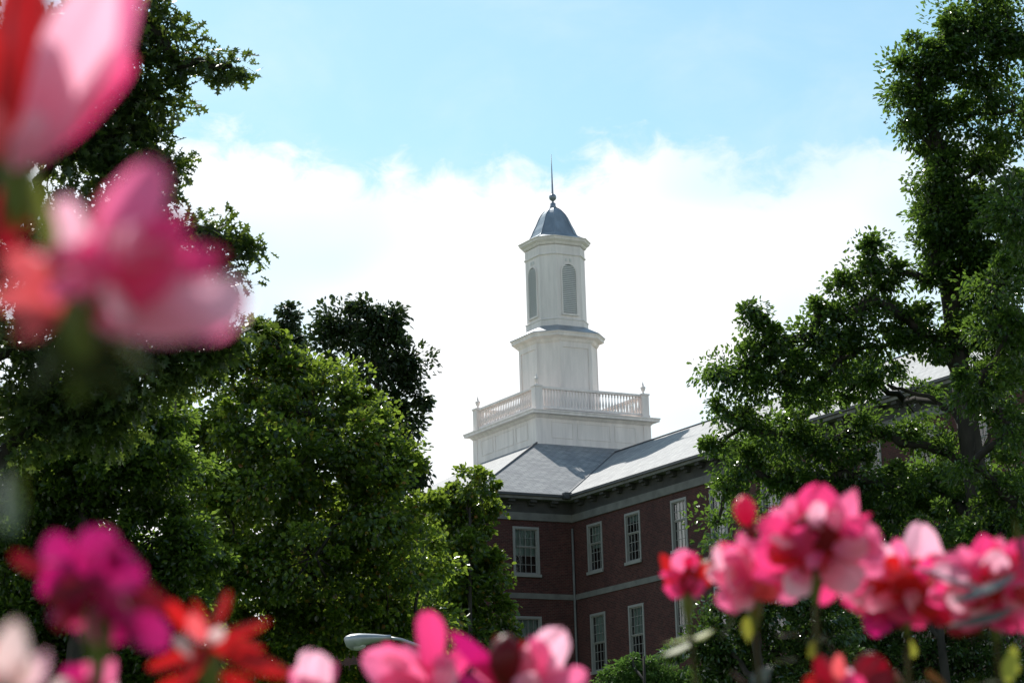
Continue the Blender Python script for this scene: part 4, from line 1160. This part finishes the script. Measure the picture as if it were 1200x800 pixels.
flower('pink_flower', 'small red and pink flower in front of the third upper window', 1.35, (806, 696),
       [(804, 692, 776, 648, 30, 'red', 2, 0), (805, 692, 798, 642, 34, 'pink', 2, -4), (808, 692, 833, 655, 36, 'red', 2, 0), (803, 694, 778, 688, 26, 'hot', -2, -8), (806, 694, 812, 650, 36, 'hot', 6, 6), (806, 694, 806, 664, 30, 'deep', -6, -10), (808, 694, 822, 676, 30, 'hot', -6, -10)],
       [(812, 752, 772, 766, 15, 'sepal'), (812, 748, 838, 735, 14, 'yleaf'), (808, 745, 775, 752, 14, 'yleaf'), (818, 800, 816, 758, 16, 'yleaf')], seed=10, stem_px=812, fill=(805, 672, 26, 24, 5, 26, ('hot', 'red', 'pink')))
flower('pink_flower', 'pale pink flower with a round bud above it, left in the right-hand bunch', 1.27, (884, 702),
       [(880, 696, 842, 640, 50, 'pale', -3, -10), (882, 692, 868, 622, 44, 'pink', 4, 2), (876, 700, 838, 702, 44, 'pink', -5, -10), (880, 698, 860, 712, 40, 'pale', -7, -14), (886, 696, 905, 652, 44, 'hot', 4, 4), (886, 700, 906, 680, 40, 'coral', -6, -10), (882, 694, 850, 662, 40, 'pale', -6, -16), (890, 690, 930, 640, 44, 'pink', 8, 6), (884, 700, 915, 668, 44, 'hot', 2, -2), (878, 690, 850, 640, 30, 'pink', -8, -14), (886, 702, 890, 670, 36, 'coral', -8, -10), (896, 690, 938, 694, 36, 'pink', 4, 4), (878, 682, 832, 672, 34, 'pink', 4, 2), (888, 672, 912, 622, 38, 'hot', 8, 8)],
       [(875, 722, 877, 752, 14, 'yleaf'), (880, 800, 905, 778, 18, 'gleaf')], seed=11, stem_px=886, leaf_fill=6, fill=(885, 666, 74, 44, 18, 42, ('pale', 'pink', 'pale', 'hot', 'coral')), buds=[(873, 598, 27, 36, 'hot'), (880, 622, 14, 30, 'deep')])
flower('pink_flower', 'biggest bright pink flower at the top of the right-hand bunch', 1.2, (955, 668),
       [(952, 650, 962, 566, 66, 'hot', 6, 8), (962, 648, 1002, 572, 50, 'pink', 4, 2), (965, 650, 1030, 622, 62, 'pink', -2, -8), (945, 650, 905, 596, 56, 'pink', 4, 2), (944, 655, 884, 645, 56, 'hot', -2, -6), (960, 662, 1012, 682, 56, 'pale', -6, -14),
        (948, 665, 922, 700, 44, 'pale', -6, -14), (955, 655, 948, 600, 74, 'deep', -2, -4), (958, 655, 980, 620, 60, 'red', -4, -8), (950, 618, 962, 588, 26, 'pale', -10, -14), (945, 655, 925, 620, 50, 'hot', -6, -10), (955, 668, 960, 690, 50, 'deep', -2, 2), (962, 660, 985, 600, 40, 'pale', 0, -4), (948, 660, 900, 668, 44, 'hot', 2, 0), (962, 655, 1020, 600, 46, 'hot', 10, 8), (945, 650, 930, 580, 44, 'pink', 8, 8), (965, 668, 1005, 655, 40, 'hot', 0, -4), (952, 668, 975, 706, 40, 'hot', 2, 4), (972, 655, 1036, 664, 40, 'pink', 6, 4), (930, 660, 880, 676, 40, 'hot', 6, 8), (968, 660, 1012, 690, 40, 'hot', 8, 8)],
       [(950, 770, 960, 745, 14, 'yleaf')], seed=12, leaf_fill=9, fill=(960, 640, 96, 58, 26, 44, ('hot', 'hot', 'pink', 'pink', 'pale', 'red')))
flower('pink_flower', 'pink flower with a pale pointed petal, third in the right-hand bunch', 1.25, (1062, 706),
       [(1060, 700, 1028, 640, 48, 'pale', 2, 0), (1066, 696, 1082, 612, 64, 'pale', 4, 4), (1068, 700, 1112, 655, 50, 'pink', 2, 0), (1054, 700, 988, 690, 54, 'pale', -4, -12), (1052, 704, 1018, 742, 52, 'magenta', -2, -6), (1062, 700, 1055, 665, 50, 'coral', -6, -10),
        (1066, 704, 1105, 700, 54, 'red', -6, -10), (1060, 706, 1045, 725, 50, 'hot', -4, -6), (1062, 702, 1070, 670, 50, 'red', -8, -12), (1058, 700, 1010, 665, 46, 'pink', -2, -4), (1056, 702, 1000, 712, 46, 'pink', 0, -4), (1068, 704, 1120, 680, 50, 'coral', 0, -4), (1064, 700, 1050, 630, 40, 'pink', 8, 8), (1066, 702, 1100, 640, 40, 'pale', 6, 6), (1064, 706, 1084, 735, 44, 'hot', -2, -4), (1042, 690, 984, 652, 42, 'pale', -2, -6), (1050, 705, 985, 704, 38, 'hot', 4, 6), (1080, 700, 1132, 672, 44, 'pink', 4, 4), (1070, 706, 1120, 722, 38, 'deep', 4, 6)],
       [(1070, 770, 1068, 748, 12, 'yleaf')], seed=13, leaf_fill=8, fill=(1050, 680, 110, 46, 28, 44, ('pale', 'pink', 'hot', 'coral', 'red', 'hot', 'pink')), buds=[(1056, 722, 22, 28, 'magenta')])
flower('pink_flower', 'hot pink flower with grey waxy leaves at the right edge', 1.2, (1166, 712),
       [(1160, 700, 1150, 626, 70, 'hot', 6, 6), (1166, 700, 1206, 632, 62, 'hot', 2, 0), (1158, 704, 1104, 692, 50, 'pale', -2, -8), (1164, 706, 1190, 740, 60, 'hot', -4, -8), (1155, 700, 1124, 640, 30, 'pink', 8, 8), (1168, 706, 1215, 700, 60, 'pink', -4, -8), (1156, 706, 1120, 730, 50, 'pink', -2, -4), (1164, 704, 1175, 665, 50, 'red', -6, -8), (1162, 704, 1130, 665, 50, 'pink', 4, 2), (1166, 704, 1180, 630, 50, 'pink', 8, 8), (1160, 706, 1135, 715, 44, 'pale', -6, -10), (1168, 708, 1210, 735, 50, 'hot', -4, -6), (1150, 698, 1086, 700, 40, 'hot', 6, 6), (1142, 690, 1098, 656, 36, 'pink', 6, 4), (1160, 710, 1112, 742, 36, 'deep', 4, 4), (1172, 706, 1225, 660, 50, 'hot', 2, 2)],
       [(1168, 690, 1070, 654, 24, 'gleaf', -10, -24, (.1, -.5, .85)), (1190, 672, 1110, 700, 22, 'gleaf', -14, -28, (-.1, -.5, .85)), (1188, 712, 1108, 728, 22, 'gleaf', -16, -30, (0, -.5, .85)), (1215, 690, 1192, 600, 24, 'fleaf'), (1180, 800, 1188, 755, 20, 'yleaf')], seed=14, leaf_fill=8, fill=(1152, 680, 105, 48, 26, 46, ('hot', 'pink', 'pale', 'hot', 'red')))
flower('red_flower', 'dark red and orange flower at bottom edge, under the right-hand pink bunch', 1.1, (995, 822),
       [(990, 818, 952, 768, 56, 'deep', 2, 0), (998, 818, 1032, 768, 60, 'deep', 2, 0), (992, 818, 982, 766, 26, 'coral', -4, -8), (996, 820, 1050, 790, 40, 'deep', -2, -6), (992, 820, 940, 800, 40, 'red', -2, -6), (994, 820, 1005, 790, 40, 'hot', -8, -12)], seed=15)
